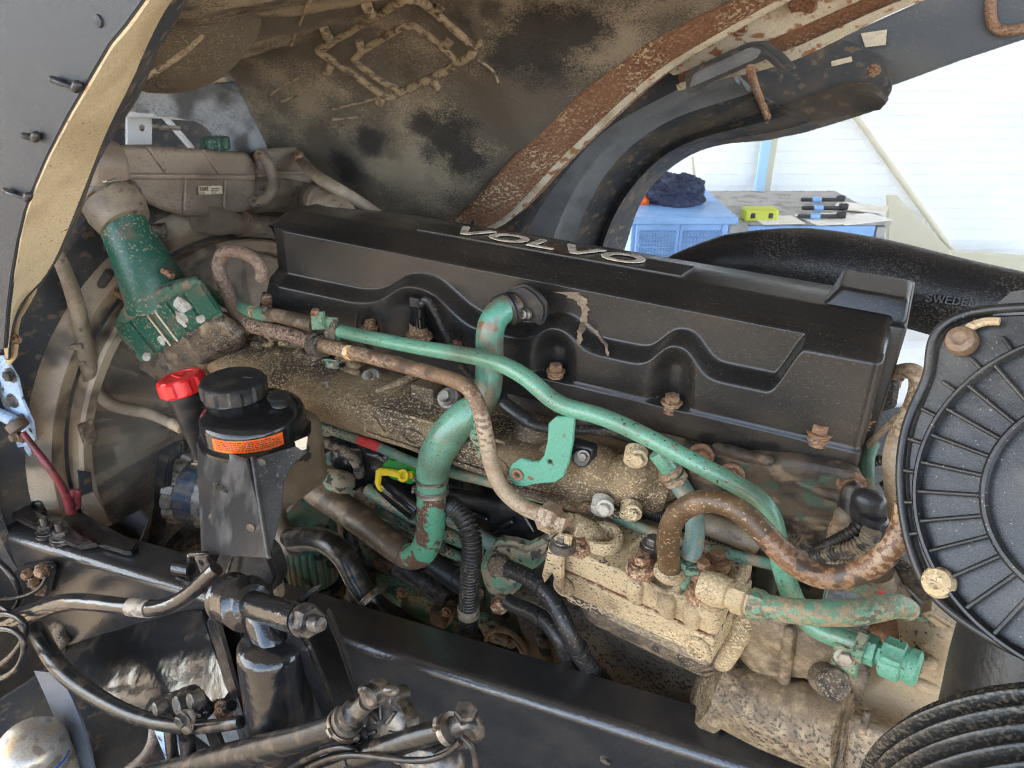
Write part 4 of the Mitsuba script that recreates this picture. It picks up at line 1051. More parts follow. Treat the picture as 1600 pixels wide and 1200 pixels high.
br = add(k + '__end_bracket', plate([P(a, b, y=.742) for a, b in ((1303, 1006), (1344, 1016), (1336, 1056), (1330, 1058), (1297, 1040))], 0.006, 0.0015, corner=0.003), 'm_greendust', 30)
add(k + '__end_bracket', plate([P(1336, 1056, y=.742), P(1344, 1016, y=.742), P(1346, 1016, y=.79), P(1338, 1062, y=.79)], 0.005, 0.001), 'm_green', 30)
add(k + '__bolt', bolt(P(1320, 1027, y=.741), (0.1, -1, 0.35), 0.0085), 'm_alu')
# flat bracket hanging from the pipe
q = [P(a, b, y=.775) for a, b in ((857, 662), (868, 652), (898, 652), (895, 690), (889, 722), (880, 745), (866, 754), (838, 756), (822, 760), (806, 760), (796, 749), (794, 736), (801, 724), (814, 717), (830, 722), (842, 722), (850, 712), (855, 690))]
hb = (P(808, 742, y=.775), 0.0042), (P(859, 722, y=.775), 0.0040)
g = add(k + '__bracket', plate(q, 0.006, 0.0012, holes=hb), 'm_greenspot', 30, 'flat green bracket with two holes hanging from the pipe')
add(g + '__bush', lathe([(0.0044, -0.003), (0.0095, -0.001), (0.0095, 0.001), (0.0052, 0.001)], P(808, 742, y=.773), (0, -1, 0), 24, hollow=True), 'm_rustbolt')

k = thing('breather_pipe', 'thick green breather pipe running from its cover flange down in front of the manifold', 'pipe')
add(k + '__upper_tube', pipe('', '', '', [(806, 478, .905), (786, 484, .885), (769, 506, .868), (765, 545, .86), (764, 590, .853), (757, 622, .845), (738, 645, .832)], [21, 22, 22, 23], 'm', 28, 70), 'm_greenworn', 60)
add(k + '__lower_tube', pipe('', '', '', [(748, 634, .838), (722, 655, .822), (697, 684, .808), (679, 720, .798), (675, 752, .794), (674, 770, .793)], [23, 27, 28, 27, 25, 23], 'm', 28, 70), 'm_green', 60)
add(k + '__peeling_tube', pipe('', '', '', [(675, 752, .794), (674, 790, .792), (672, 830, .792), (660, 862, .796), (640, 868, .802), (612, 852, .81)], [23, 23, 22, 21, 20], 'm', 28, 70, wob=0.03), 'm_greenpeel', 60, 'lower bend with peeling green paint')
add(k + '__rubber_hose', pipe('', '', '', [(632, 864, .804), (600, 842, .81), (560, 812, .822), (520, 783, .832), (486, 757, .84)], [22, 22, 23, 24], 'm', 28, 60, wob=0.03), 'm_hosebrown', 60, 'brown dusty rubber hose at the end of the bend')
for y_, rr in ((765, 24.5), (748, 24.5)):
    add(k + '__clip', clamp(P(675, y_, y=.793), (0, 0.05, 1), wr(rr, P(675, y_, y=.793)), 0.009 if y_ == 765 else 0.006, (-1, -0.5, 0)), 'm_steel')
q = [P(a, b, y=.897) for a, b in ((762, 476), (764, 468), (792, 452), (818, 444), (838, 458), (853, 478), (852, 500), (842, 512), (828, 500), (800, 508), (784, 500))]
fl = add(k + '__flange', plate(q, 0.014, 0.004, corner=0.008), 'm_plastic', 30, 'black three cornered flange bolted to the cover')
for a, b in ((776, 473), (823, 491)):
    add(fl + '__bolt', join(lathe([(0.001, 0), (0.010, 0), (0.010, 0.004), (0.0075, 0.006), (0.007, 0.010), (0.0045, 0.0105), (0.004, 0.007), (0.001, 0.007)], P(a, b, y=.895), (-0.2, -1, 0.25), 20)), 'm_steeldark')
add(fl + '__seal', lathe([(0.021, 0), (0.025, 0.002), (0.023, 0.006), (0.025, 0.010), (0.021, 0.013)], P(802, 480, y=.90), unit(P(770, 492, y=.87) - P(806, 478, y=.905)), 28), 'm_plastic')
add(k + '__stay', plate([P(a, b, y=.812) for a, b in ((742, 640), (756, 642), (765, 690), (776, 735), (772, 752), (758, 735), (735, 690), (728, 672))], 0.006, 0.0015), 'm_greendust', 30)

k = thing('fuel_pipe', 'rusty brown pipe bending down beside the green breather pipe to a dusty union nut', 'pipe')
FP = [(408, 436, .925), (403, 410, .925), (376, 394, .922), (350, 396, .915), (342, 415, .905), (352, 450, .89), (368, 486, .875), (392, 508, .86), (440, 520, .845), (500, 538, .83), (560, 553, .82), (630, 571, .81), (690, 588, .80), (728, 604, .79), (746, 630, .78), (757, 670, .772), (765, 712, .765), (781, 757, .757), (812, 788, .75), (846, 803, .748)]
q = path(pts(*FP), 200)
rr = np.interp(np.linspace(0, 1, 200), [0, .3, .55, .75, 1], [10, 11, 11.5, 12.5, 13])
q_r = np.array([wr(a, c) for a, c in zip(rr, q)])
add(k + '__tube', sweep(q[:96], q_r[:96], 22, wob=0.04), 'm_rustpipe', 60)
add(k + '__tube', sweep(q[95:158], q_r[95:158], 22, wob=0.02), 'm_brownpipe', 60)
add(k + '__tube', sweep(q[157:], q_r[157:], 22, wob=0.02), 'm_dustpipe', 60, 'tan dusty lower end of the pipe')
ax = unit(P(872, 815, y=.745) - P(846, 803, y=.748))
o = P(846, 803, y=.748)
add(k + '__union_nut', lathe([(0.016, 0), (0.0215, 0.003), (0.0215, 0.024), (0.018, 0.027), (0.015, 0.029), (0.015, 0.036), (0.018, 0.037), (0.018, 0.043)], o, ax, 6), 'm_dustpipe', 30)
o = P(497, 540, y=.83)
ax = unit(P(530, 547, y=.825) - P(470, 530, y=.838))
c_ = add(k + '__cushion_clamp', join(lathe([(0.011, -.014), (0.018, -.014), (0.019, -.010), (0.016, -.008), (0.016, .006), (0.019, .008), (0.018, .012), (0.011, .012)], o, ax, 28), plate([P(a, b, y=.835) for a, b in ((505, 520), (520, 500), (526, 506), (522, 532), (514, 545))], 0.006)), 'm_castdark', 40)
add(c_ + '__nut', bolt(P(520, 563, y=.83), (0.2, -0.6, -1), 0.012), 'm_greensage')
add(k + '__paper_ring', lathe([(0.0108, -0.006), (0.0122, -0.006), (0.0124, 0.005), (0.0108, 0.005)], P(547, 551, y=.82), unit(P(560, 553, y=.82) - P(530, 546, y=.825)), 24), 'm_tagorange')

k = thing('compressor_pipe', 'brown speckled pipe arching from the compressor to the right edge of the air filter', 'pipe')
q = path(pts((1047, 900, .735), (1044, 862, .725), (1048, 822, .715), (1070, 794, .71), (1112, 783, .705), (1158, 800, .70), (1198, 838, .695), (1240, 878, .69), (1290, 901, .69), (1345, 893, .69), (1388, 862, .695), (1412, 820, .71), (1420, 775, .73)), 170)
rr = np.interp(np.linspace(0, 1, 170), [0, .3, .6, 1], [17.5, 18, 20, 19])
q_r = np.array([wr(a, c) for a, c in zip(rr, q)])
add(k + '__tube', sweep(q[:88], q_r[:88], 28), 'm_hosebrown2', 60)
add(k + '__tube', sweep(q[87:], q_r[87:], 28), 'm_rustspot', 60, 'lower half spotted with pale dust and rust')
add(k + '__collar', lathe([(0.018, -0.004), (0.021, 0), (0.021, 0.006), (0.017, 0.010)], P(1047, 896, y=.735), (0, 0, 1), 24), 'm_castlight')

k = thing('rear_pipe', 'tan dusty pipe bent behind the black cover at the right', 'pipe')
add(k + '__tube', pipe('', '', '', [(1380, 585, 1.02), (1408, 580, 1.0), (1432, 585, .98), (1436, 612, .97), (1424, 650, .95), (1408, 690, .93), (1402, 730, .92), (1408, 790, .91), (1400, 840, .90)], [9, 12, 15, 18, 21, 22, 21, 17], 'm', 26, 80), 'm_dustpipe', 60)

k = thing('discharge_hose', 'green hose spotted with tan dirt leading right from the compressor', 'hose')
add(k + '__hose', pipe('', '', '', [(1185, 945, .72), (1230, 953, .715), (1290, 958, .72), (1350, 955, .74), (1395, 947, .77), (1420, 955, .79)], [19, 20, 21, 20, 17], 'm', 26, 60), 'm_greendust', 60)
ax = unit(P(1185, 945, y=.72) - P(1130, 925, y=.725))
o = P(1132, 926, y=.725)
add(k + '__elbow', lathe([(0.018, -0.03), (0.021, -0.01), (0.019, 0.004), (0.0165, 0.006), (0.0165, 0.014)], o, ax, 24), 'm_castlight', 40)
add(k + '__nut', lathe([(0.0165, 0.010), (0.0195, 0.012), (0.0195, 0.026), (0.016, 0.028), (0.016, 0.032)], o, ax, 6), 'm_castlight', 30)
add(k + '__nut', lathe([(0.015, 0.030), (0.0185, 0.032), (0.0185, 0.046), (0.016, 0.05)], o, ax, 6), 'm_greendust', 30)

k = thing('dipstick_tube', 'thin dull green tube with red paint marks running below the manifold', 'tube')
DT = [(486, 660, .855), (540, 680, .845), (600, 702, .84), (660, 727, .845), (760, 752, .86), (860, 782, .86), (950, 803, .83), (1030, 836, .815), (1130, 864, .80), (1215, 884, .795), (1320, 912, .79), (1390, 938, .80), (1452, 968, .82)]
q = path(pts(*DT), 220)
rad = np.array([wr(a, c) for a, c in zip(np.linspace(7.5, 9.5, 220), q)])
add(k + '__tube', sweep(q, rad, 14), 'm_greensage', 60)
for a, b in ((26, 36), (148, 151), (199, 202)):
    add(k + '__paint_mark', sweep(q[a:b + 1], rad[a:b + 1] * 1.03, 14), 'm_redmark', 60)
add(k + '__clip', rbox(P(950, 800, y=.825), (.02, .012, .02), None, .003), 'm_greensage')

k = thing('bypass_hose', 'blue grey coolant hose dropping from the long green pipe behind the brown arch', 'hose')
add(k + '__stub', pipe('', '', '', [(1026, 706, .80), (1040, 724, .802), (1052, 742, .805)], [15, 15], 'm'), 'm_green', 60)
add(k + '__hose', pipe('', '', '', [(1046, 735, .804), (1065, 762, .805), (1082, 795, .79), (1086, 835, .77), (1078, 872, .755)], [15, 15, 16], 'm', 22, 50), 'm_hosegreen', 60)
add(k + '__fitting', join(clamp(P(1076, 876, y=.753), (0.1, 0, 1), 0.0165, 0.010), mesh(ball(P(1068, 905, y=.74), 0.011, (1, 1, 1.5), 3))), 'm_greendust', 40)
for py in (737, 748):
    add(k + '__clip', clamp(P(1036 + (py - 722) * .75, py, y=.804), unit(P(1065, 762, y=.805) - P(1040, 724, y=.802)), 0.0148, 0.008, (0.5, -1, 0.6)), 'm_dustpipe')

k = thing('ribbed_conduit', 'black ribbed conduit hanging straight down to the frame rail left of the compressor', 'conduit')
p_ = pts((700, 790, .83), (722, 806, .80), (736, 838, .785), (735, 890, .78), (732, 950, .78), (732, 1000, .78), (736, 1040, .79))
add(k + '__tube', corrugated(p_, wr(16.5, p_[3]), 0.0064), 'm_conduit', 40)
add(k + '__band', lathe([(0.015, -.010), (0.0185, -.009), (0.0185, .009), (0.015, .010)], P(732, 955, y=.78), (0, 0, 1), 26), 'm_dusthose')
k = thing('ribbed_conduit', 'black ribbed conduit lying level below the rear end of the intake manifold', 'conduit')
p_ = pts((985, 797, .86), (1040, 808, .85), (1100, 830, .84), (1180, 852, .84), (1215, 858, .85))
add(k, corrugated(p_, wr(12.5, p_[2]), 0.0055), 'm_conduit', 40)
k = thing('ribbed_conduit', 'thin black ribbed conduit passing behind the flat green bracket', 'conduit')
p_ = pts((822, 658, .835), (850, 668, .825), (900, 672, .825), (960, 674, .83), (1030, 690, .86))
add(k + '__tube', corrugated(p_, wr(8.5, p_[2]), 0.0038), 'm_conduit', 40)
add(k + '__plug', join(rhull(pts((790, 632, .845), (822, 656, .835)), 0.011), rhull(pts((784, 610, .87), (792, 634, .85)), 0.006)), 'm_plastic', 40)
k = thing('map_sensor', 'black sensor screwed onto the manifold behind the flat green bracket', 'sensor')
add(k + '__body', join(rbox(P(905, 700, y=.805), (.05, .02, .022), None, .005), disc(P(912, 713, y=.80), (0.1, -1, 0.3), .013, .012, 20)), 'm_plastic', 30)
add(k + '__screw', bolt(P(912, 713, y=.789), (0.1, -1, 0.3), .0065), 'm_steeldark')

# cluster of conduits and plugs at the rear right of the head
specs = [([(1265, 862, .80), (1300, 848, .79), (1335, 828, .79), (1352, 815, .80)], 10, 'm_conduit', 'ribbed conduit in the bundle behind the brown arch pipe, uppermost'),
         ([(1262, 872, .79), (1310, 862, .78), (1345, 850, .78), (1362, 835, .79)], 12, 'm_conduitdust', 'tan dusty ribbed conduit in the bundle behind the brown arch pipe'),
         ([(1225, 842, .80), (1250, 850, .80), (1275, 868, .79), (1310, 882, .78), (1340, 880, .78)], 10, 'm_conduitdust', 'ribbed conduit in the bundle behind the brown arch pipe, lowest'),
         ([(1362, 830, .78), (1355, 850, .78), (1348, 872, .78), (1340, 890, .78)], 15, 'm_conduitdust', 'short thick ribbed conduit under the round black plug at the rear right'),
         ([(1350, 735, 1.0), (1385, 720, 1.0), (1395, 735, 1.0), (1380, 760, 1.0)], 9, 'm_conduit', 'ribbed conduit looping beside the rear end of the black cover')]
for p0, r0_, m_, lab in specs:
    p_ = pts(*p0)
    solo('ribbed_conduit', lab, 'conduit', corrugated(p_, wr(r0_, p_[1]), 0.0045), m_, 40)
k = thing('round_plug', 'round shiny black plug at the rear right corner of the cylinder head', 'connector')
add(k + '__dome', rhull([P(1350, 780, y=.81), P(1366, 786, y=.81), P(1364, 808, y=.81), P(1346, 806, y=.83)], 0.014), 'm_plastic', 45)
add(k + '__collar', rhull([P(1326, 790, y=.84), P(1332, 768, y=.84), P(1330, 812, y=.83)], 0.013), 'm_rubber', 45)
add(k + '__stem', disc(P(1356, 838, y=.80), (0.05, 0, 1), 0.016, 0.03, 20), 'm_plastic', 40)
k = thing('plug_connector', 'small pale capped connector below the rear end of the cylinder head', 'connector')
add(k + '__body', pipe('', '', '', [(1302, 842, .82), (1308, 825, .82), (1318, 812, .83)], [11, 13], 'm', 18), 'm_dustpipe', 40)
add(k + '__cap', ball(P(1321, 808, y=.83), 0.014), 'm_dusthose', True)
k = thing('green_riser', 'dusty green vertical pipe at the rear end of the black cover', 'pipe')
add(k + '__tube', pipe('', '', '', [(1368, 690, .98), (1355, 715, .96), (1352, 745, .93), (1352, 775, .90)], [9, 13, 14], 'm', 20), 'm_greensage', 60)
add(k + '__stay', plate([P(a, b, y=.955) for a, b in ((1352, 694), (1398, 650), (1400, 662), (1356, 704))], 0.008, 0.002), 'm_dustpipe', 30)
k = thing('rear_connector', 'grey block connector with a rusty bolt behind the rear corner of the cover', 'connector')
add(k + '__body', rhull([P(1375, 585, y=1.12), P(1398, 590, y=1.12), P(1392, 630, y=1.12), P(1372, 636, y=1.12)], 0.008), 'm_blackdust', 30)

k = thing('black_hose', 'upper black hose of the tied pair dropping from the cast bracket', 'hose')
add(k + '__hose', pipe('', '', '', [(795, 888, .80), (825, 902, .785), (858, 930, .765), (882, 975, .75), (905, 1020, .755), (938, 1062, .785), (965, 1100, .82)], [14, 14, 15, 15], 'm', 22, 70), 'm_rubberdust', 60)
add(k + '__tie', clamp(P(846, 917, y=.771), unit(P(858, 930, y=.765) - P(825, 902, y=.785)), wr(15, P(846, 917, y=.77)), .005), 'm_plastic')
add(k + '__tie', clamp(P(903, 1014, y=.753), unit(P(920, 1045, y=.765) - P(890, 990, y=.75)), wr(16, P(903, 1014, y=.74)), .006), 'm_plastic')
k = thing('black_hose', 'lower black hose of the tied pair, starting at the rusty nut', 'hose')
add(k + '__hose', pipe('', '', '', [(792, 938, .80), (820, 952, .79), (852, 970, .775), (875, 1000, .765), (890, 1035, .785), (912, 1075, .82)], [12, 13], 'm', 22, 60), 'm_rubberdust', 60)
add(k + '__tie', clamp(P(846, 966, y=.777), unit(P(852, 970, y=.775) - P(820, 952, y=.79)), wr(13, P(846, 966, y=.77)), .005), 'm_plastic')
k = thing('pipe_bracket', 'mud coated green cast bracket with a rusty nut left of the compressor', 'bracket')
bq = [P(a, b, y=.83) for a, b in ((757, 862), (775, 848), (800, 850), (820, 858), (850, 842), (866, 838), (858, 870), (835, 890), (815, 905), (808, 925), (790, 940), (765, 938), (752, 915), (748, 890))]
add(k + '__casting', lumpy(join(mesh(m3.Manifold(m3.Mesh(np.asarray(plate(bq, .03, .008)[0], np.float32), np.asarray(plate(bq, .03, .008)[1], np.uint32))).refine_to_length(0.006))), 0.004, 35, 4), 'm_greenmud', 40)
add(k + '__boss', disc(P(782, 880, y=.825), (0.3, -1, 0.1), .02, .014), 'm_castdark')
add(k + '__nut', lathe([(0.012, 0), (0.015, 0.003), (0.015, 0.02), (0.012, 0.022)], P(783, 938, y=.825), (0.3, -1, 0.0), 6), 'm_rust', 30)

k = thing('drain_hose', 'glossy black hose curving from a tan elbow to a worm clip at the frame rail', 'hose')
add(k + '__elbow', pipe('', '', '', [(428, 775, .80), (430, 812, .79), (440, 838, .78), (462, 848, .775)], [17, 19, 21], 'm', 24, 40), 'm_dusthose', 60)
add(k + '__hose', pipe('', '', '', [(450, 846, .778), (485, 842, .765), (520, 852, .75), (543, 878, .742), (558, 908, .736), (580, 938, .735), (612, 962, .77), (665, 996, .83)], [20, 20, 19, 18, 17, 17], 'm', 26, 80), 'm_rubbershine', 60)
add(k + '__clip', clamp(P(578, 936, y=.73), unit(P(600, 955, y=.73) - P(560, 912, y=.736)), wr(19.5, P(578, 936, y=.73)), .011, (0.3, -.6, 1)), 'm_steel')

# ------------------------------------------------------------------ compressor
k = thing('air_compressor', 'sand coloured dusty compressor casting with ports and bolts in front of the block', 'compressor')
TL, TR = P(880, 855, y=.742), P(1118, 957, y=.716)
ux = unit(TR - TL)
uy = unit(np.cross(UZ, ux))
W_ = np.linalg.norm(TR - TL)
at = lambda a, b, c: TL + ux * a * W_ + uy * b + UZ * c
axs = (ux, uy, np.cross(ux, uy))
add(k + '__head', lumpy(rbox(at(.5, .065, -.018), (W_ + .005, .135, .040), axs, .006).refine_to_length(0.006), .0012, 40, 2), 'm_castlight', 35)
add(k + '__valve_plate', lumpy(rbox(at(.5, .065, -.058), (W_ + .012, .138, .036), axs, .004).refine_to_length(0.006), .0012, 40, 3), 'm_castlight', 35)
add(k + '__gasket', rbox(at(.5, .066, -.039), (W_ + .006, .136, .0022), axs, .0008), 'm_rust', 30)
add(k + '__lower_body', lumpy(rbox(at(.5, .07, -.086), (W_ + .004, .13, .036), axs, .012).refine_to_length(0.006), .002, 40, 4), 'm_speckle', 35, 'lower edge spattered with black')
add(k + '__barrel', lumpy(rhull([at(.2, .04, -.11), at(.85, .04, -.11), at(.2, .12, -.2), at(.85, .12, -.2)], .03).refine_to_length(0.012), .004, 22, 5), 'm_castdark', 40)
add(k + '__port', lathe([(.032, -.008), (.029, .010), (.028, .030), (.026, .033), (.019, .0325), (.017, .028), (.016, .010), (.001, .010)], P(940, 862, y=.775), UZ, 40), 'm_castlight', 35)
add(k + '__neck', lathe([(.024, -.03), (.023, .0), (.021, .022), (.018, .026)], P(908, 834, y=.768), unit(P(872, 815, y=.745) - P(915, 842, y=.775)), 28), 'm_castlight', 40)
add(k + '__end_tab', lumpy(plate([P(a, b, y=.722) for a, b in ((858, 848), (872, 836), (892, 840), (890, 858), (880, 870), (879, 928), (868, 915), (862, 896), (850, 912), (846, 900), (852, 875))], .008, .002), .0006, 60), 'm_castlight', 30)
for a, b, y, r, m_ in ((880, 845, .73, .010, 'm_steeldark'), (906, 850, .745, .008, 'm_rustbolt'), (1003, 881, .735, .011, 'm_rustbolt'), (1020, 851, .77, .010, 'm_steeldark'), (1098, 888, .75, .009, 'm_rustbolt'), (1096, 922, .73, .010, 'm_rustbolt'), (1112, 944, .72, .009, 'm_castlight'), (1120, 873, .79, .01, 'm_rustbolt')):
    add(k + '__bolt', join(lathe([(r * 1.9, -.012), (r * 1.7, 0), (r * 1.3, .002)], P(a, b, y=y), UZ, 20), bolt(P(a, b, y=y) + UZ * .001, UZ, r)), m_, 30)
for t in (.03, .94):
    c = at(t, -.006, -.062)
    add(k + '__socket', lathe([(.017, 0), (.015, .004), (.011, .0045), (.009, -.002), (.001, -.002)], c, -uy, 28), 'm_castlight', 35)
for t, w_ in ((.50, .02), (.70, .026), (.86, .018)):
    add(k + '__boss', lumpy(rhull([at(t, -.002, -.008), at(t, -.002, -.026), at(t + w_ * 1.5, -.002, -.008), at(t + w_ * 1.5, -.002, -.03)], .009).refine_to_length(.004), .001, 60, 1), 'm_castlight', 40)
for p0 in ([(976, 886, .755), (1000, 845, .80), (1030, 838, .82)], [(1010, 908, .73), (1050, 925, .725), (1062, 905, .74)]):
    add(k + '__ridge', sweep(path(pts(*p0), 20), .005, 10), 'm_castlight')
add(k + '__side', lumpy(rhull([P(1120, 958, y=.72), P(1142, 915, y=.77), P(1105, 1030, y=.73), P(1120, 985, y=.80)], .006).refine_to_length(.006), .001, 40), 'm_castlight', 35)

# ------------------------------------------------------------------ castings at the lower right
k = thing('flywheel_housing', 'tan mud caked flywheel housing casting at the lower right of the engine', 'housing')
add(k + '__casting', lumpy(rhull([P(1160, 985, y=.84), P(1330, 1010, y=.83), P(1180, 1180, y=.83), P(1420, 1240, y=.78), P(1330, 1040, y=.82), P(1200, 1240, y=.82), P(1400, 1000, y=.95), P(1500, 1240, y=.95)], .02).refine_to_length(.014), .010, 16, 6), 'm_castmud', 40)
add(k + '__starter_flange', lumpy(join(disc(P(1135, 1080, y=.80), (-1, -.25, .35), .062, .03, 40), disc(P(1150, 1085, y=.80), (1, .25, -.35), .055, .05, 40)), .002, 30), 'm_castmud', 40)
add(k + '__boss', lumpy(rhull(pts((1165, 965, .79), (1150, 1000, .78), (1130, 1030, .78)), .016).refine_to_length(.006), .003, 40), 'm_castlight', 40)
add(k + '__starter_barrel', lumpy(sweep(pts((1150, 1085, .79), (1200, 1105, .775), (1260, 1128, .765), (1320, 1150, .755)), .052, 40), .008, 20, 3), 'm_castmud', 40)
add(k + '__face', lumpy(rhull(pts((1160, 962, .785), (1240, 975, .785), (1300, 1000, .785), (1320, 1060, .78), (1180, 1045, .79), (1150, 1010, .80)), .006).refine_to_length(.008), .004, 22, 7), 'm_castmud', 35)
add(k + '__rib', lumpy(rhull(pts((1235, 985, .772), (1225, 1060, .77)), .008).refine_to_length(.006), .002, 40), 'm_castmud', 40)
add(k + '__pin', lathe([(.016, 0), (.019, .002), (.019, .04), (.017, .042)], P(1285, 1058, y=.755), unit(P(1312, 1075, y=.715) - P(1285, 1058, y=.755)), 26), 'm_castdark')
add(k + '__cover', lumpy(rhull([P(1385, 960, y=.86), P(1480, 985, y=.80), P(1490, 1000, y=.80), P(1460, 1130, y=.78), P(1400, 1140, y=.80), P(1350, 1090, y=.80)], .008).refine_to_length(.012), .003, 16, 3), 'm_pandust', 35)
add(k + '__cover_edge', plate([P(a, b, y=.795) for a, b in ((1440, 962), (1455, 958), (1496, 985), (1494, 1000), (1480, 998))], .03, .004), 'm_pandust', 30)
add(k + '__step', lumpy(rhull([P(1340, 1130, y=.745), P(1450, 1165, y=.73), P(1330, 1240, y=.70), P(1440, 1250, y=.70)], .012).refine_to_length(.01), .004, 22), 'm_castmud', 40)
for a, b in ((1330, 1170), (1355, 1125)):
    add(k + '__shim', rhull(pts((a, b - 10, .735), (a - 8, b + 18, .73)), .004), 'm_castdark')
add(k + '__cover', lumpy(rhull([P(1440, 880, y=.90), P(1470, 900, y=.88), P(1490, 950, y=.86), P(1450, 900, y=.95)], .01).refine_to_length(.01), .003, 20), 'm_pandust', 40)
for p0, r0_, m_ in (([(1375, 900, .86), (1385, 930, .86), (1392, 950, .86)], 20, 'm_dusthose'), ([(1385, 890, .88), (1410, 930, .87), (1440, 960, .87)], 12, 'm_conduitdust'), ([(1400, 880, .90), (1430, 910, .88), (1480, 955, .87)], 14, 'm_castdark')):
    add(k + '__duct', pipe('', '', '', p0, [r0_, r0_], 'm', 18), m_, 50)
add(k + '__bracket', rhull(pts((1370, 985, .82), (1395, 1000, .82), (1400, 975, .84)), .010), 'm_rustbolt')
for a, b in ((1430, 1030), (1440, 1070)):
    add(k + '__lug', rhull(pts((a, b, .785), (a + 22, b + 6, .785)), .009), 'm_pandust')

# ================================================================== front of the engine bay: radiator, fan shroud, coolant tank
XC, YC, ZC_ = -1.40, 1.112, 0.999
k = thing('radiator', 'brown dusty radiator core filling the round opening of the fan shroud', 'radiator')
core = rbox((-1.475, 1.13, 1.0), (0.03, 1.02, 0.90), None, .004)
add(k + '__core', core, 'm_core', False)
vs = []
for i in range(150):
    y = 0.66 + i * 0.0062
    vs.append(mesh(rbox((-1.456, y, 1.0), (0.008, 0.0022, 0.86), None, .0008)))
labels[add(k + '__fin', join(*vs), 'm_core', False)] = {'kind': 'stuff'}
k = thing('fan_shroud', 'round brown plastic fan shroud ring in front of the radiator', 'shroud')
R0 = 0.405
add(k + '__ring', lathe([(R0, -.02), (R0 - .001, .0), (R0 + .004, .012), (R0 + .026, .018), (R0 + .032, .012), (R0 + .034, -.03), (R0 + .012, -.034)], (XC, YC, ZC_), (1, 0, 0), 120), 'm_shroud', 40)
add(k + '__cone', lathe([(R0 + .036, -.028), (R0 + .06, .004), (R0 + .085, .010), (R0 + .115, -.01), (R0 + .128, -.05), (R0 + .10, -.06), (R0 + .04, -.045)], (XC, YC, ZC_), (1, 0, 0), 120), 'm_shroud', 40)
add(k + '__outer_hoop', lathe([(.575, -.02), (.585, .0), (.60, .0), (.605, -.02), (.60, -.06), (.58, -.06)], (XC, YC, ZC_ + .02), (1, 0, 0), 100), 'm_fender', 40)
add(k + '__back_panel', join(rbox((-1.50, 0.52, 1.0), (.02, .28, 1.1), None, .004), rbox((-1.53, 1.15, 1.52), (.02, 1.2, .12), None, .004)), 'm_fender', 30)
for deg in (198, 214, 160):
    a = math.radians(deg)
    c = np.array([XC + .018, YC + math.cos(a) * (R0 + .018), ZC_ + math.sin(a) * (R0 + .018)])
    add(k + '__rib_block', rbox(c, (.012, .03, .05), None, .004), 'm_castdark', 40)
c = P(130, 760, x=-1.37)
add(k + '__dark_patch_plate', plate([P(a, b, x=-1.372) for a, b in ((122, 735), (142, 738), (146, 770), (126, 776))], .004, .001), 'm_fender', 30)
add(k + '__foot', plate([P(a, b, x=-1.37) for a, b in ((126, 775), (146, 768), (172, 815), (150, 822), (132, 800))], .01, .002), 'm_shroud', 30)
k = thing('heater_hose', 'thin brown hose running down over the fan shroud and turning right to the red cap', 'hose')
add(k + '__hose', pipe('', '', '', [(82, 385, .74), (102, 425, .75), (120, 480, .76), (132, 540, .76), (140, 580, .76), (150, 612, .765), (180, 634, .77), (225, 644, .775), (262, 658, .775), (280, 668, .775)], [10, 12, 13, 10, 9, 8.5], 'm', 20, 90), 'm_dusthose', 60)
add(k + '__collar', clamp(P(131, 535, y=.76), (0.05, 0, -1), wr(13.5, P(131, 535, y=.76)), .014), 'm_dusthose', 40)
add(k + '__collar', clamp(P(137, 562, y=.76), (0.05, 0, -1), wr(12, P(137, 562, y=.76)), .008), 'm_dusthose', 40)
add(k + '__end', disc(P(268, 661, y=.775), unit(P(280, 668, y=.775) - P(250, 653, y=.775)), .0115, .03, 20), 'm_dustpipe')
solo('side_strut', 'dark brown strut slanting behind the thin hose at the left of the shroud', 'strut', sweep(pts((172, 425, .84), (95, 540, .80)), .009, 12), 'm_fender')
solo('upper_support', 'brown channel crossing above the fan shroud behind the green elbow', 'channel', sweep(pts((105, 405, .80), (150, 370, .90), (260, 360, 1.0)), .016, 12), 'm_castdark')

# coolant tank
XT = -1.335
k = thing('coolant_tank', 'dusty translucent coolant expansion tank with a green cap above the radiator', 'tank')


def pt(a, b, dx=0.0):
    return P(a, b, x=XT + dx)


upper = [(172, 240), (200, 236), (382, 246), (392, 262), (390, 276), (168, 274), (160, 262)]
lower = [(170, 274), (390, 278), (392, 300), (386, 320), (366, 324), (290, 330), (262, 322), (238, 300), (214, 288), (178, 284)]


def tank_body(marks, d0, d1, r):
    p = [pt(a, b, dx) for a, b in marks for dx in (d0, d1)]
    return lumpy(rhull(p, r).refine_to_length(.012), .004, 14, 2, smooth=3)


add(k + '__upper_shell', tank_body(upper, -.02, -.17, .012), 'm_tank', 60)
add(k + '__lower_shell', tank_body(lower, -.02, -.17, .012), 'm_tank', 60)
add(k + '__seam', rhull([pt(a, b, dx) for a, b in ((166, 273), (396, 276), (396, 279), (166, 276)) for dx in (.0, -.19)], .004), 'm_tank', 40)
add(k + '__side_chamber', tank_body([(405, 242), (462, 236), (488, 250), (494, 268), (404, 270)], -.05, -.17, .012), 'm_tank', 60)
add(k + '__side_chamber', tank_body([(404, 270), (492, 270), (478, 284), (440, 292), (404, 290)], -.05, -.17, .012), 'm_tank', 60)
add(k + '__seam', rhull([pt(a, b, dx) for a, b in ((398, 267), (498, 268), (498, 271), (398, 270)) for dx in (-.03, -.19)], .0035), 'm_tank', 40)
for a0, b0, a1, b1 in ((232, 232, 262, 272), (318, 236, 345, 274), (290, 280, 288, 328), (352, 282, 350, 322)):
    add(k + '__crease', rhull([pt(a0, b0, -.008), pt(a1, b1, -.004)], .004), 'm_tank', 60)
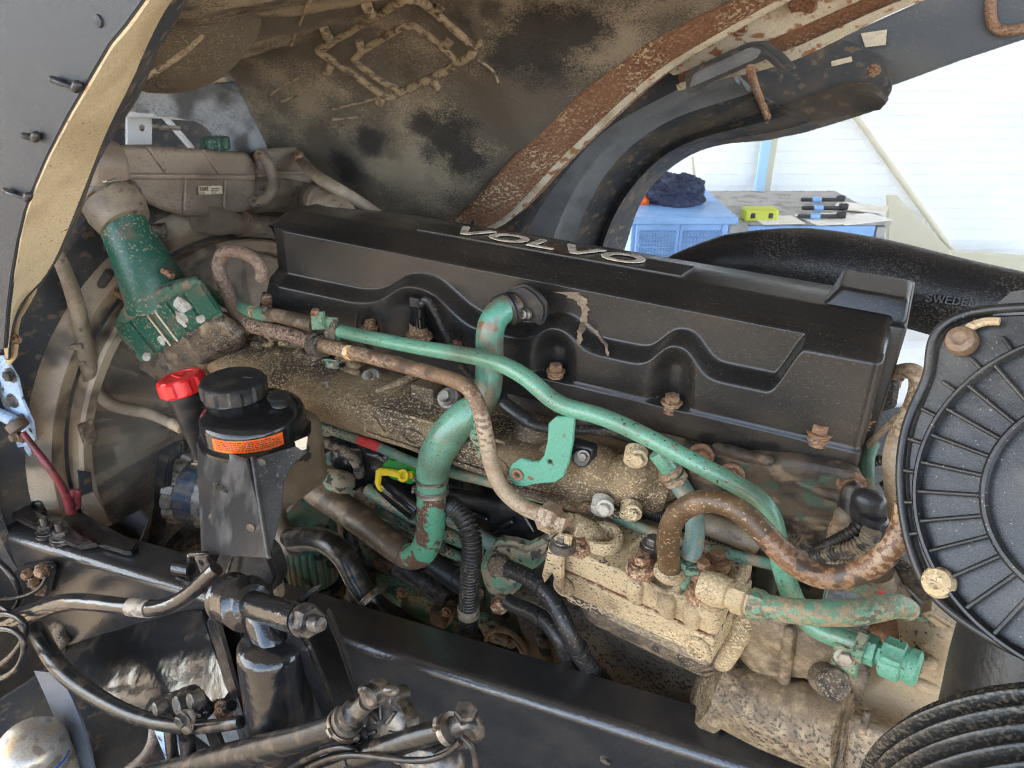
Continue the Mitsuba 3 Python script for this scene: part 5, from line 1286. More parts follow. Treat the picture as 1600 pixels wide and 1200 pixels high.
add(k + '__neck', lathe([(.045, 0), (.05, .01), (.05, .05), (.044, .06)], pt(178, 258, -.02), unit(pt(150, 258, -.02) - pt(178, 258, -.02)), 28), 'm_tank', 40)
cc = P(338, 234, x=XT - .08)
add(k + '__cap', lathe([(.028, 0), (.031, .003), (.031, .024), (.028, .027), (.001, .028)], cc, UZ, 40, lambda a, r, h: 1 + .05 * np.sign(np.sin(a * 8)) * (.002 < h < .026)), 'm_greendark', 30)
add(k + '__outlet', lathe([(.034, 0), (.036, .02), (.033, .06), (.026, .085), (.024, .12)], pt(312, 338, -.03), unit(pt(372, 350, -.03) - pt(312, 338, -.03)), 28), 'm_tank', 40)
lb = add(k + '__label', plate([pt(310, 291, .0), pt(347, 290, .0), pt(348, 303, .0), pt(311, 304, .0)], .002, .0004), 'm_sticker', False, 'small pale label with black print')
u_, w_ = unit(pt(347, 290) - pt(310, 291)), unit(pt(310, 291) - pt(311, 304))
for (a, b, h, s) in ((312, 298, .007, 'ESKI'), (330, 295.5, .0022, 'PART NO 2128'), (330, 299, .0022, 'MADE IN EU'), (312, 302.5, .002, 'COOLANT'), (331, 302.5, .002, '80 KPA')):
    add(lb + '__print', text(s, h, pt(a, b, .0015), u_, w_, .0006, h > .005), 'm_print', False)

k = thing('overflow_hose', 'short tan hose looping from the side of the coolant tank', 'hose')
add(k, pipe('', '', '', [], [1], 'm') if False else tube(np.array([pt(404, 240, .01), pt(416, 252, .03), pt(426, 278, .04), pt(422, 304, .03), pt(404, 316, .02), pt(396, 314, .0)]), .0125, 18, 50), 'm_dusthose', 60)
k = thing('vent_hose', 'long tan hose sloping from the coolant tank down behind the black cover', 'hose')
add(k + '__hose', tube(np.array([pt(462, 240, -.01), pt(478, 258, .03), *pts((510, 285, 1.12), (555, 312, 1.14), (600, 345, 1.16))]), .0125, 18, 60), 'm_dusthose', 60)
add(k + '__clip', clamp(pt(465, 243, 0), (0.3, 0.3, -1), .0135, .012), 'm_rustbolt')
add('overflow_hose__clip', clamp(pt(406, 242, .01), (0.3, 0.3, -1), .0135, .012), 'm_rustbolt')
k = thing('return_hose', 'thick tan hose curving out behind the coolant tank to the black cover', 'hose')
add(k, tube(np.array([pt(392, 310, -.06), pt(430, 304, -.04), pt(480, 312, -.02), *pts((520, 330, 1.12), (548, 360, 1.12))]), [.042, .042, .04, .036], 26, 60), 'm_dusthose', 60)
k = thing('outlet_hose', 'tan hose leading right from the lower outlet of the coolant tank', 'hose')
add(k + '__hose', tube(np.array([pt(372, 348, -.03), pt(410, 354, -.02), pt(450, 356, -.02), pt(500, 362, -.02)]), .027, 22, 40), 'm_dusthose', 60)
add(k + '__clip', clamp(pt(378, 349, -.03), unit(pt(410, 354) - pt(372, 348)), .0285, .012, (0, -.3, 1)), 'm_rustbolt')
# ------------------------------------------------------------------ steering fluid reservoir and red filler
k = thing('fluid_reservoir', 'black lidded fluid reservoir with an orange warning label in a grey bracket', 'reservoir')
o = P(400, 678, y=.68)
add(k + '__lid', lathe([(.080, -.004), (.085, 0), (.085, .006), (.081, .009), (.079, .011), (.079, .034), (.075, .043), (.060, .052), (.03, .055)], o, UZ, 64), 'm_gloss', 40)
c2 = P(373, 645, y=.69)
c2[2] = o[2] + .050
gear = lambda a, r, h: 1 + .045 * np.clip(4 * np.cos(a * 8), -.8, .8) * (.006 < h < .029)
cp = add(k + '__cap', lathe([(.048, 0), (.049, .004), (.0495, .008), (.0495, .025), (.048, .030), (.045, .032), (.001, .032)], c2, UZ, 128, gear), 'm_plastic', 30)
add(cp + '__mark', rhull([c2 + np.array([.012, .012, .0328]), c2 + np.array([.026, .016, .0328])], .0012), 'm_plastic')
c3 = P(438, 640, y=.70)
c3[2] = o[2] + .044
add(k + '__vent', lathe([(.016, 0), (.015, .006), (.013, .010), (.013, .016), (.017, .022), (.017, .025), (.014, .027), (.001, .027)], c3, UZ, 28), 'm_plastic', 40)
az = math.atan2(-o[1], -o[0]) + 0.10
ang = np.linspace(az - .98, az + .38, 26)
ring = lambda r, z: np.stack([o[0] + r * np.cos(ang), o[1] + r * np.sin(ang), np.full(26, o[2] + z)], 1)
lb = add(k + '__label', loft(np.stack([ring(.0792, .013), ring(.0798, .013), ring(.0798, .034), ring(.0792, .034)], 1)), 'm_orange', 30, 'orange warning label with fine black print')
vs = []
rg = np.random.default_rng(11)
for row in range(5):
    a = az - .90
    while a < az + (.28 if row else .1):
        da = .02 + .06 * rg.random()
        aa = np.linspace(a, a + da, 4)
        rr = lambda r, z: np.stack([o[0] + r * np.cos(aa), o[1] + r * np.sin(aa), np.full(4, o[2] + z)], 1)
        z0 = .0300 - row * .0032
        vs.append(loft(np.stack([rr(.0797, z0), rr(.0800, z0), rr(.0800, z0 + .0014), rr(.0797, z0 + .0014)], 1)))
        a += da + .016
add(lb + '__print', join(*vs), 'm_print', False)
add(k + '__vessel', lumpy(rhull([o + np.array([dx + .012, dy + .028, dz]) for dx in (-.03, .022) for dy in (-.03, .04) for dz in (-.012, -.10)], .028).refine_to_length(.01), .002, 20), 'm_castdark2', 40)
E0 = (.588)
fa = [P(302, 690, y=.655), P(392, 718, y=E0), P(417, 872, y=.485), P(318, 866, y=.552)]
fc_ = np.mean(fa, axis=0)
add(k + '__bracket_face', plate(fa, .004, .001), 'm_bracket', 20)
nb_ = np.cross(fa[2] - fa[1], P(478, 690, y=.665) - fa[1])


def on_pl(px, py, p0, n):
    d = RT * (px - 800) + UP * (600 - py) + FW * F
    return EYE + d * (((p0 - EYE) @ n) / (d @ n))


fb = [on_pl(a, b, fa[1] - np.array([0, .002, 0]), nb_) for a, b in ((393, 718), (440, 703), (478, 692), (480, 705), (458, 724), (444, 752), (440, 800), (421, 870), (418, 872), (404, 790))]
add(k + '__bracket_edge', rhull([fa[1] + np.array([0, .003, 0]), fa[2] + np.array([0, .003, 0])], .003), 'm_bracketgrey')
add(k + '__bracket_side', plate(fb, .004, .001), 'm_bracketgrey', 20)
add(k + '__tag', plate([P(a, b, y=.648) for a, b in ((460, 690), (480, 682), (478, 702), (464, 706))], .002, .0004), 'm_sticker', False)
for px, py, y in ((332, 808, .580), (392, 824, .526), (410, 722, .595)):
    add(k + '__hole_rim', lathe([(.003, 0), (.006, 0), (.006, .0015), (.003, .0015)], P(px, py, y=y - .006), (0.3, -1, .1), 16), 'm_steeldark')
t = meshkit.text_mesh('BENOLY', .011, .001, True)
uu = unit(fa[1] - fa[0])
add(k + '__lettering', text('BENOLY', .0105, P(335, 762, y=.588) , uu, UZ, .001), 'm_steeldark', False)

k = thing('red_filler', 'bright red screw cap on a black ribbed filler neck beside the reservoir', 'filler cap')
o = P(290, 612, y=.70)
ax = unit(np.array([-.22, -.05, 1.0]))
gear = lambda a, r, h: 1 + .06 * np.clip(5 * np.cos(a * 9), -.7, .7) * (.004 < h < .027)
cp = add(k + '__cap', lathe([(.034, 0), (.038, .003), (.039, .006), (.038, .026), (.034, .030), (.026, .0305), (.025, .0285), (.001, .0285)], o, ax, 108, gear), 'm_red', 30)
add(cp + '__emblem', join(*[rhull([o + ax * .0295 + np.array(p0), o + ax * .0295 + np.array(p1)], .0018) for p0, p1 in (((-.012, -.004, 0), (.012, -.004, 0)), ((-.008, .006, 0), (.010, .006, 0)), ((-.010, -.002, 0), (-.004, .008, 0)), ((.006, -.002, 0), (.002, .010, 0)))]), 'm_red', 40)
e = P(308, 700, y=.70)
dn = unit(e - o)
Ln = np.linalg.norm(e - o)
add(k + '__neck', lathe([(.031, -.004), (.0315, .006), (.028, .02), (.014, Ln * .85), (.011, Ln), (.0085, Ln * 1.25), (.007, Ln * 1.9)], o, dn, 30), 'm_plastic', 40)
for t in (.22, .42, .62, .8):
    c = o + dn * Ln * t
    add(k + '__rib', rbox(c + np.array([.018, .005, 0]), (.036 * (1.1 - t * .4), .003, .003), None, .001), 'm_plastic', 30)
add(k + '__clip', clamp(o + dn * Ln * 1.22, dn, .0092, .008), 'm_steel')

# ------------------------------------------------------------------ alternator, belt drive, oil filter, control unit
k = thing('alternator', 'dusty aluminium alternator with slotted end rim behind the grey bracket', 'alternator')
o = P(300, 765, y=.86)
ax = unit(np.array([-1.0, -.30, .12]))
add(k + '__end_rim', lathe([(.060, 0), (.076, .002), (.082, .012), (.082, .024), (.07, .03), (.04, .034)], o, ax, 90, lambda a, r, h: 1 - .10 * (np.sin(a * 15) > .5) * (r > .075)), 'm_alu', 30)
add(k + '__stator', lathe([(.073, -.045), (.074, -.03), (.074, .001), (.06, .002)], o, ax, 60, lambda a, r, h: 1 - .03 * (np.sin(a * 20) > .3)), 'm_stator', 30)
add(k + '__body', lathe([(.05, -.12), (.070, -.11), (.078, -.09), (.078, -.046), (.07, -.044)], o, ax, 48, lambda a, r, h: 1 - .05 * (np.sin(a * 12) > .6) * (r > .074)), 'm_alu', 30)
k = thing('belt_pulley', 'black grooved belt pulley low behind the frame rail under the alternator', 'pulley')
o = P(305, 880, y=.84)
add(k + '__rim', lathe([(.05, 0), (.088, 0), (.092, .003), (.088, .008), (.092, .013), (.088, .018), (.092, .023), (.088, .028), (.05, .03)], o, (-1, -.1, 0), 60), 'm_rubber', 40)
add(k + '__hub', disc(o, (-1, -.1, 0), .05, .012, 36), 'm_dusthose', 40)
q = [P(a, b, y=.79) for a, b in ((284, 690), (262, 696), (248, 708), (242, 728), (238, 790), (228, 856), (244, 862), (254, 800), (260, 738), (266, 718), (284, 708))]
solo('belt_guard', 'bent black bracket strip beside the alternator', 'guard', plate(q, .02, .004, corner=.004), 'm_plastic', 30)
k = thing('oil_filter', 'ribbed green oil filter canister below the black hose elbow', 'oil filter')
o = P(490, 890, y=.84)
add(k + '__canister', lathe([(.045, -.02), (.055, -.012), (.057, 0), (.056, .065), (.052, .08), (.058, .09), (.058, .10), (.045, .125), (.02, .13)], o, UZ, 96, lambda a, r, h: 1 - .06 * (np.sin(a * 24) > .6) * (0 <= h <= .08)), 'm_filtergreen', 30)
add(k + '__seal_ring', lathe([(.056, -.03), (.062, -.028), (.062, -.014), (.056, -.012)], o, UZ, 48), 'm_rubbershine', 40)
add(k + '__mount', lumpy(rhull(pts((490, 755, .86), (535, 755, .85), (510, 745, .87)), .024).refine_to_length(.007), .007, 40, 3), 'm_greenmud', 40)
k = thing('oil_filter', 'second green filter canister hidden behind the grey bracket edge, left of the first', 'oil filter')
o = P(438, 895, y=.93)
add(k + '__canister', lathe([(.045, -.02), (.055, -.012), (.057, 0), (.056, .065), (.052, .08), (.058, .09), (.045, .125), (.02, .13)], o, UZ, 96, lambda a, r, h: 1 - .06 * (np.sin(a * 24) > .6) * (0 <= h <= .08)), 'm_filtergreen', 30)
k = thing('control_unit', 'black dirty engine control unit under the manifold beside the yellow lever', 'control unit')
add(k + '__foam', lumpy(rhull(pts((530, 690, .92), (655, 730, .91), (535, 740, .92), (650, 800, .91)), .018).refine_to_length(.005), .009, 60, 3), 'm_plastic', 30)
add(k + '__plug', pipe('', '', '', [(598, 748, .875), (625, 772, .87), (655, 795, .87)], [20, 22], 'm', 24), 'm_gloss', 40)
g = add(k + '__lever_base', plate([P(a, b, y=.845) for a, b in ((606, 716), (640, 722), (656, 735), (654, 750), (640, 758), (612, 750), (592, 734))], .014, .003), 'm_brightgreen', 30, 'bright green plug latch')
add(g + '__red_edge', rhull(pts((622, 718, .842), (656, 731, .842)), .003), 'm_red')
y_ = add(k + '__lever', plate([P(a, b, y=.838) for a, b in ((586, 736), (592, 732), (628, 738), (642, 738), (644, 748), (630, 750), (606, 744), (594, 744), (592, 760), (596, 770), (590, 766), (585, 756))], .007, .0015, corner=.002), 'm_yellow', 30, 'yellow plug lever')
add(y_ + '__eye', lathe([(.006, 0), (.011, 0), (.011, .006), (.006, .006)], P(632, 743, y=.835), (0, -1, .5), 24, hollow=True), 'm_yellow')
add(k + '__housing', lumpy(rhull(pts((705, 775, .90), (850, 800, .90), (705, 870, .91), (840, 850, .91)), .014).refine_to_length(.010), .003, 30, 4), 'm_plastic', 30)
for a, b, c, d in ((735, 800, 760, 810), (770, 830, 800, 815), (745, 850, 790, 862), (810, 790, 835, 830)):
    add(k + '__clip', rhull(pts((a, b, .878), (c, d, .876)), .006), 'm_gloss', 30)
for a, b, c, d, y, r0_, m_ in ((622, 882, 700, 935, .885, 17, 'm_rubber'), (675, 880, 725, 915, .86, 17, 'm_conduit'), (560, 770, 590, 790, .88, 12, 'm_dustpipe'), (575, 775, 660, 830, .89, 10, 'm_greensage')):
    add('control_unit__cable' if m_ != 'm_greensage' else 'engine_block__line', pipe('', '', '', [(a, b, y), (c, d, y)], [r0_, r0_], 'm', 20), m_, 60)
add('control_unit__yellow_clip', plate([P(a, b, y=.872) for a, b in ((620, 872), (628, 874), (628, 906), (622, 902))], .006, .001), 'm_yellow', 30)
for p0, r0_, lab in (([(545, 830, .90), (556, 870, .89), (560, 905, .89), (545, 930, .89)], 10, 'short black hose hanging beside the oil filter'), ([(480, 690, .87), (500, 702, .87), (520, 690, .88), (540, 700, .89)], 10, 'short ribbed hose looping under the front end of the manifold')):
    solo('small_hose', lab, 'hose', corrugated(pts(*p0), wr(r0_, P(500, 700, y=.88)), .005) if 'ribbed' in lab else pipe('', '', '', p0, [r0_, r0_], 'm', 18), 'm_conduit' if 'ribbed' in lab else 'm_rubber', 50)
add('engine_block__sensor', lumpy(rhull(pts((755, 970, .90), (800, 1000, .89), (770, 990, .90)), .016).refine_to_length(.006), .004, 40), 'm_greenmud', 40)
add('engine_block__wire', pipe('', '', '', [(800, 998, .885), (812, 1010, .88), (818, 1030, .88)], [4, 4], 'm', 10), 'm_steel', 40)
for px, py, r in ((655, 1000, .03), (700, 1015, .02), (850, 1000, .02), (600, 880, .02), (830, 1040, .03), (770, 1030, .022)):
    add('engine_block__lump', lumpy(ball(P(px, py, y=.955), r, (1.3, .8, 1), 3), .006, 40, int(px)), 'm_castdark', 40)
for p0, r0_ in (([(545, 830, .93), (550, 900, .92)], 7), ([(860, 985, .90), (850, 1050, .90)], 9), ([(835, 960, .91), (826, 1060, .91)], 5)):
    add('engine_block__line', pipe('', '', '', p0, [r0_, r0_], 'm', 12), 'm_castdark', 40)

# GAPFILL: hoses, lines and loom between the manifold and the rail
for p0, r0_, m_, nm, lab, ct in (
        ([(575, 765, .875), (620, 792, .87), (660, 815, .87), (705, 838, .87), (760, 858, .875)], 11, 'm_greensage', 'oil_line', 'dull green metal line crossing behind the peeling pipe bend', 'line'),
        ([(590, 800, .88), (640, 824, .88), (700, 862, .88), (755, 872, .88)], 8, 'm_greensage', 'oil_line', 'lower dull green line under the peeling pipe bend', 'line'),
        ([(705, 812, .86), (725, 822, .855), (752, 840, .85), (775, 852, .85)], 12, 'm_hosegreen', 'coolant_tube', 'blue grey tube passing behind the vertical ribbed conduit', 'tube'),
        ([(668, 868, .875), (690, 890, .87), (718, 905, .86)], 17, 'm_conduit', 'loom_sleeve', 'thick ribbed sleeve left of the vertical conduit', 'sleeve'),
        ([(560, 905, .87), (548, 930, .87), (560, 950, .87), (590, 962, .875)], 7, 'm_rubber', 'wire_loop', 'thin black wire looping under the oil filter', 'wire'),
        ([(505, 690, .87), (530, 700, .872), (552, 716, .88), (560, 742, .89)], 9, 'm_conduitdust', 'loom_sleeve', 'dusty ribbed sleeve below the front of the manifold', 'sleeve'),
        ([(760, 1000, .87), (785, 985, .865), (812, 1000, .86), (822, 1030, .86)], 4, 'm_dustpipe', 'wire_loop', 'pale wire loop above the rail beside the hose pair', 'wire'),
        ([(838, 985, .88), (850, 1010, .875), (856, 1050, .87)], 9, 'm_conduitdust', 'loom_sleeve', 'dusty sleeve hanging behind the tied hose pair', 'sleeve'),
        ([(1040, 800, .87), (1090, 815, .85), (1150, 835, .84), (1185, 850, .84)], 19, 'm_dusthose', 'crossover_hose', 'thick brown hose under the brown arch pipe', 'hose')):
    q_ = pts(*p0)
    if 'sleeve' in nm:
        solo(nm, lab, ct, corrugated(q_, wr(r0_, q_[1]), .005), m_, 40)
    else:
        solo(nm, lab, ct, tube(q_, wr(r0_, q_[1]), 16), m_, 60)
for i, (a, b, y, sx, sz, m_) in enumerate(((620, 930, .93, .05, .03, 'm_greensage'), (690, 960, .92, .04, .04, 'm_castdark'), (560, 800, .93, .03, .05, 'm_greensage'), (740, 930, .90, .03, .03, 'm_greenmud'), (640, 985, .92, .06, .02, 'm_castdark'))):
    add('engine_block__boss', lumpy(rbox(P(a, b, y=y), (sx, .04, sz), None, .008).refine_to_length(.006), .003, 40, i), m_, 40)
    add('engine_block__bolt', bolt(P(a + 8, b - 4, y=y - .022), (.1, -1, .2), .008, i), 'm_rustbolt')
for a, b, y in ((640, 812, .868), (690, 852, .868)):
    add('engine_block__pipe_clip', rbox(P(a, b, y=y), (.014, .012, .03), None, .003), 'm_steeldark', 30)
# ------------------------------------------------------------------ black intake pipe behind the cover, air filter and bellows at the right
k = thing('intake_pipe', 'fat black plastic intake pipe with cast letters behind the cover at the right', 'pipe')
IP = [(1010, 432, 1.55), (1060, 425, 1.54), (1120, 418, 1.52), (1200, 414, 1.50), (1280, 420, 1.47), (1370, 436, 1.44), (1470, 462, 1.40), (1560, 484, 1.37), (1720, 520, 1.33)]
q = path(pts(*IP), 90)
rad = np.array([wr(a, c) for a, c in zip(np.interp(np.linspace(0, 1, 90), [0, .1, .26, .45, .7, 1], [6, 28, 50, 60, 62, 66]), q)])
add(k + '__tube', sweep(q, rad, 40), 'm_blackdust', 60)
uu = unit(P(1490, 470, y=1.31) - P(1445, 465, y=1.31))
add(k + '__lettering', text('SWEDEN', .0125, P(1444, 470, y=1.325), uu, unit(UZ + np.array([0, .25, 0])), .012), 'm_blackdust', False)

k = thing('air_filter_housing', 'large round black ribbed air filter cover at the right edge', 'air filter housing')
ca = P(1744, 788, y=.52)
na = unit(unit(EYE - ca) + np.array([-.10, 0, .05]))


def fl(px, py, h=0.0):
    """Point on the cover's face, raised by h towards the outside."""
    d = RT * (px - 800) + UP * (600 - py) + FW * F
    return EYE + d * (((ca + na * h - EYE) @ na) / (d @ na))


out = [(1900, 470), (1640, 478), (1545, 484), (1500, 494), (1470, 512), (1455, 540), (1450, 580), (1437, 615), (1420, 655), (1409, 705), (1407, 755), (1414, 820), (1430, 878), (1455, 925), (1500, 966), (1560, 1004), (1640, 1040), (1900, 1045)]
q = rounded([(0, 0)], 0) if False else np.array([fl(*p) for p in out])
add(k + '__back_plate', plate(q, .05, .006, corner=.012), 'm_filter', 30)
rim = path(np.array([fl(a, b, .004) for a, b in out[1:-1]]), 120)
add(k + '__outer_rim', sweep(rim, .0034, 12), 'm_filter', 50)
R_A = np.linalg.norm(fl(1437, 750) - fl(1744, 788))
cc_ = fl(1744, 788)
rg_ = lambda r, w, h: lathe([(r - w, 0), (r - w, h), (r - w * .4, h + .002), (r + w * .4, h + .002), (r + w, h), (r + w, 0)], cc_, na, 140)
add(k + '__ring', rg_(R_A, .0022, .010), 'm_filter', 40)
add(k + '__ring', rg_(R_A * .625, .0028, .008), 'm_filter', 40)
_, ua, wa = frame(na)
ua = unit(fl(1744, 700) - fl(1744, 788))
wa = np.cross(na, ua)
for i, deg in enumerate(list(range(3, 180, 11))):
    a = math.radians(deg)
    dd = None
    for sgn in (1, -1):
        t_ = ua * math.cos(a) + sgn * wa * math.sin(a)
        if ((cc_ + t_ - cc_) @ RT) < 0:
            dd = t_
    if dd is None:
        continue
    p0, p1 = cc_ + dd * R_A * .63, cc_ + dd * R_A * .99
    add(k + '__rib', rhull([p0, p1, p0 + na * .006, p1 + na * .009], .0017), 'm_filter', 30)
    dq = unit(dd * math.cos(.07) + np.cross(na, dd) * math.sin(.07))
    p2, p3 = cc_ + dq * R_A * 1.01, cc_ + dq * R_A * 1.12
    if (p3 - cc_) @ UP < -.45 * R_A:
        continue
    add(k + '__rim_rib', rhull([p2, p3, p2 + na * .006, p3 + na * .004], .0017), 'm_filter', 30)
for i, (px, py, m_, lab) in enumerate(((1503, 533, 'm_rustrivet', 'brown rivet at the upper left of the cover'), (1467, 910, 'm_castlight', 'pale dusty rivet at the lower left of the cover'))):
    add(k + '__rivet', lathe([(.0105, -.004), (.011, .003), (.0092, .0072), (.005, .009), (.0032, .0078), (.001, .0078)], fl(px, py, .006), na, 30), m_, 40, lab)
add(k + '__top_ledge', plate([fl(1545, 484, .002), fl(1640, 474, .002), fl(1900, 474, .002), fl(1900, 440, -.06), fl(1620, 442, -.06), fl(1575, 462, -.05)], .006, .002), 'm_fendergrey', 30)  # lighter grey than the housing: light on its top put into the colour
add(k + '__mud_line', sweep(path(np.array([fl(a, b, .008) for a, b in ((1505, 520), (1530, 505), (1562, 502))]), 14), .003, 8, wob=.6), 'm_castlight', 40)
k = thing('intake_duct', 'dull black duct running down under the air filter cover', 'duct')
add(k, tube(np.array([P(1690, 930, y=.62), P(1668, 1010, y=.60), P(1645, 1090, y=.58), P(1630, 1250, y=.55)]), [.078, .076, .076, .08], 40, 40), 'm_duct', 60)
k = thing('bellows_hose', 'big black ribbed bellows hose in the lower right corner', 'hose')
b0 = P(1640, 1240, y=.50)
axb = unit((.28, -1, -.12))
prof, h = [(.05, -.03), (.10, -.02), (.118, -.008)], 0.0
for i in range(16):
    prof += [(.1205, h), (.1225, h + .0015), (.1295, h + .004), (.1305, h + .006), (.1295, h + .008), (.1225, h + .0105)]
    h += .0125
add(k, lathe(prof, b0, axb, 90), 'm_blackdust2', 50)

# ================================================================== chassis frame and everything in front of it
k = thing('frame_rail', 'glossy black painted chassis rail running from the left edge to the bottom right', 'chassis rail')
yr = lambda X: .715 + .14 * X
ZR = 1.015
sec = [(0.0, -.30), (0.0, -.018), (.0014, -.011), (.0052, -.0052), (.011, -.0014), (.018, 0), (.078, 0), (.081, -.003), (.081, -.008), (.016, -.008), (.009, -.012), (.008, -.30)]
rings = []
for X in np.linspace(-2.1, .75, 60):
    w = meshkit.fbm(np.array([[X * 3, 1, 2.0]]), 2, 3)[0] - .5
    rings.append([(X, yr(X) + a + .003 * w, ZR + b) for a, b in sec])
add(k + '__channel', loft(rings), 'm_chassis', 40)
o = P(947, 1186, y=.62)
for px, py in ((947, 1186),):
    X = P(px, py, y=.64)[0]
    c = P(px, py, y=yr(X) - .001)
    add(k + '__hole_rim', lathe([(.006, 0), (.009, 0), (.009, .002), (.006, .002)], c, (.14, -1, 0), 20), 'm_steeldark')
    add(k + '__hole', lathe([(.001, .0008), (.006, .0008), (.006, 0), (.001, 0)], c, (.14, -1, 0), 20), 'm_print')
k = thing('frame_gusset', 'glossy black plate bolted flat on the rail in front of the fan shroud', 'plate')
q = [P(a, b, z=ZR + .012) for a, b in ((104, 806), (128, 800), (215, 848), (205, 862), (196, 862), (108, 836), (60, 812))]
add(k + '__plate', plate(q, .010, .002), 'm_glossblack', 30)
q = [P(a, b, y=.665) for a, b in ((160, 828), (200, 806), (218, 798), (230, 812), (216, 848), (200, 846))]
add(k + '__upright', plate(q, .006, .001), 'm_bracket', 30)
for px, py in ((76, 834), (99, 843)):
    o = P(px, py, z=ZR + .004)
    add(k + '__bolt', join(lathe([(.022, 0), (.022, .006), (.016, .008)], o, UZ, 24), bolt(o + UZ * .006, UZ, .014), disc(o + UZ * .018, UZ, .007, .02, 12)), 'm_steeldark', 30)
k = thing('tow_plate', 'glossy black stepped plate on top of the rail at the left edge', 'plate')
q = [P(a, b, z=ZR + .02) for a, b in ((-80, 760), (10, 770), (62, 800), (150, 846), (120, 850), (10, 800), (-80, 800))]
add(k + '__plate', plate(q, .016, .003), 'm_glossblack', 30)
add(k + '__block', rhull([P(a, b, y=.60) for a, b in ((18, 768), (60, 785), (66, 800), (20, 800))], .012), 'm_steeldark', 30)
# blue sheet metal, clamp and red rod at the left edge
k = thing('blue_bracket', 'pale blue sheet metal bracket with dark bolts at the left edge', 'bracket')
q = [P(a, b, y=.60) for a, b in ((-60, 556), (4, 556), (26, 590), (34, 625), (50, 660), (54, 688), (46, 696), (8, 704), (-60, 708))]
add(k + '__sheet', plate(q, .005, .001), 'm_bluemetal', 20)
q = [P(a, b, y=.61) for a, b in ((12, 704), (44, 694), (62, 836), (30, 806), (24, 770), (26, 740))]
add(k + '__sheet', plate(q, .005, .001), 'm_bluemetal', 20)
for px, py in ((18, 586), (20, 626)):
    add(k + '__bolt', bolt(P(px, py, y=.598), (.1, -1, .1), .010), 'm_steeldark')
add(k + '__bolt', rhull(pts((34, 650, .597), (38, 662, .597)), .005), 'm_steeldark')
add(k + '__slot', join(rbox(P(10, 690, y=.597), (.05, .004, .004), None, .001), rbox(P(10, 697, y=.597), (.05, .004, .003), None, .001)), 'm_print')
add(k + '__spring', corrugated(pts((-20, 640, .585), (5, 650, .585), (24, 660, .58)), .011, .005), 'm_bluemetal')
k = thing('red_rod', 'dark red rod held by a brown clamp at the left edge', 'rod')
add(k + '__rod', pipe('', '', '', [(36, 676, .575), (60, 708, .575), (85, 742, .58), (104, 775, .59), (112, 800, .60)], [4.5, 5.8, 6, 5.5], 'm', 16, 40), 'm_redrod', 60)
add(k + '__clamp', join(lathe([(.012, -.012), (.018, -.01), (.018, .006), (.012, .008)], P(28, 666, y=.575), (.6, .1, -.8), 22), rbox(P(30, 682, y=.577), (.03, .012, .018), None, .003), bolt(P(24, 682, y=.568), (.1, -1, 0), .008)), 'm_hosebrown', 40)
solo('lower_bracket', 'small dark red bracket at the foot of the red rod', 'bracket', rhull(pts((100, 770, .61), (122, 768, .61), (108, 800, .60), (122, 790, .61)), .006), 'm_redrod', 30)

# reservoir post, lever and shock absorber mounting
k = thing('mount_bracket', 'black glossy mounting bracket on the rail below the grey reservoir', 'bracket')
q = [P(a, b, y=.565) for a, b in ((352, 838), (386, 835), (396, 845), (418, 868), (432, 905), (420, 930), (380, 912), (352, 925), (332, 912), (334, 880)) ]
add(k + '__body', plate(q, .03, .006, corner=.008), 'm_chassis', 30)
add(k + '__ridge', rhull(pts((364, 868, .555), (350, 912, .55)), .0025), 'm_steel')
add(k + '__bump', lumpy(rhull(pts((340, 835, .60), (372, 818, .60), (380, 838, .59)), .010).refine_to_length(.006), .002, 50), 'm_chassis', 40)
add(k + '__tab', rhull(pts((408, 870, .60), (428, 880, .60), (438, 925, .60), (428, 930, .60)), .008), 'm_dusthose', 40)
k = thing('leveling_lever', 'shiny flat steel lever hooked to the front of the mounting bracket', 'lever')
add(k + '__arm', plate([P(a, b, y=.515) for a, b in ((302, 870), (322, 868), (346, 918), (338, 930), (330, 936))], .008, .002, holes=((P(315, 880, y=.515), .004),)), 'm_steeldark', 30)
add(k + '__fork', join(rhull(pts((298, 868, .53), (294, 905, .53)), .006), rhull(pts((300, 866, .53), (322, 866, .53)), .005), disc(P(300, 890, y=.525), (-1, -.3, 0), .012, .03, 18)), 'm_glossblack', 30)
add(k + '__pin', sweep(pts((276, 902, .52), (305, 914, .53)), .0055, 12), 'm_steeldark')
k = thing('shock_absorber', 'glossy black painted shock absorber standing in front of the rail with its bush and stud', 'shock absorber')
YS = .455
a0, a1 = P(424, 1008, y=YS), P(452, 1230, y=YS - .02)
axd = unit(a1 - a0)
add(k + '__tube', lumpy(lathe([(.02, -.012), (.036, -.010), (.043, 0), (.044, .008), (.044, .12), (.045, .30)], a0, axd, 72), .0012, 40, 2), 'm_glossblack', 60)
e0, e1 = P(350, 932, y=YS + .03), P(470, 968, y=YS - .012)
axe = unit(e1 - e0)
Le = np.linalg.norm(e1 - e0)
add(k + '__bush', lathe([(.016, 0), (.017, .016), (.030, .018), (.035, .022), (.035, .026), (.0325, .03), (.0325, .066), (.0355, .068), (.036, .076), (.030, .080), (.026, .088), (.018, .09), (.018, Le)], e0, axe, 44), 'm_glossblack', 40)
add(k + '__neck', rhull([a0 - axd * .004, (e0 + e1) / 2 - UZ * .02], .022), 'm_glossblack', 40)
n0 = P(474, 968, y=YS - .01)
add(k + '__nut', join(lathe([(.019, 0), (.020, .003), (.017, .005)], n0, axe, 30), lathe([(.0165, .003), (.0185, .005), (.0185, .019), (.016, .022)], n0, axe, 6)), 'm_steeldark', 30)
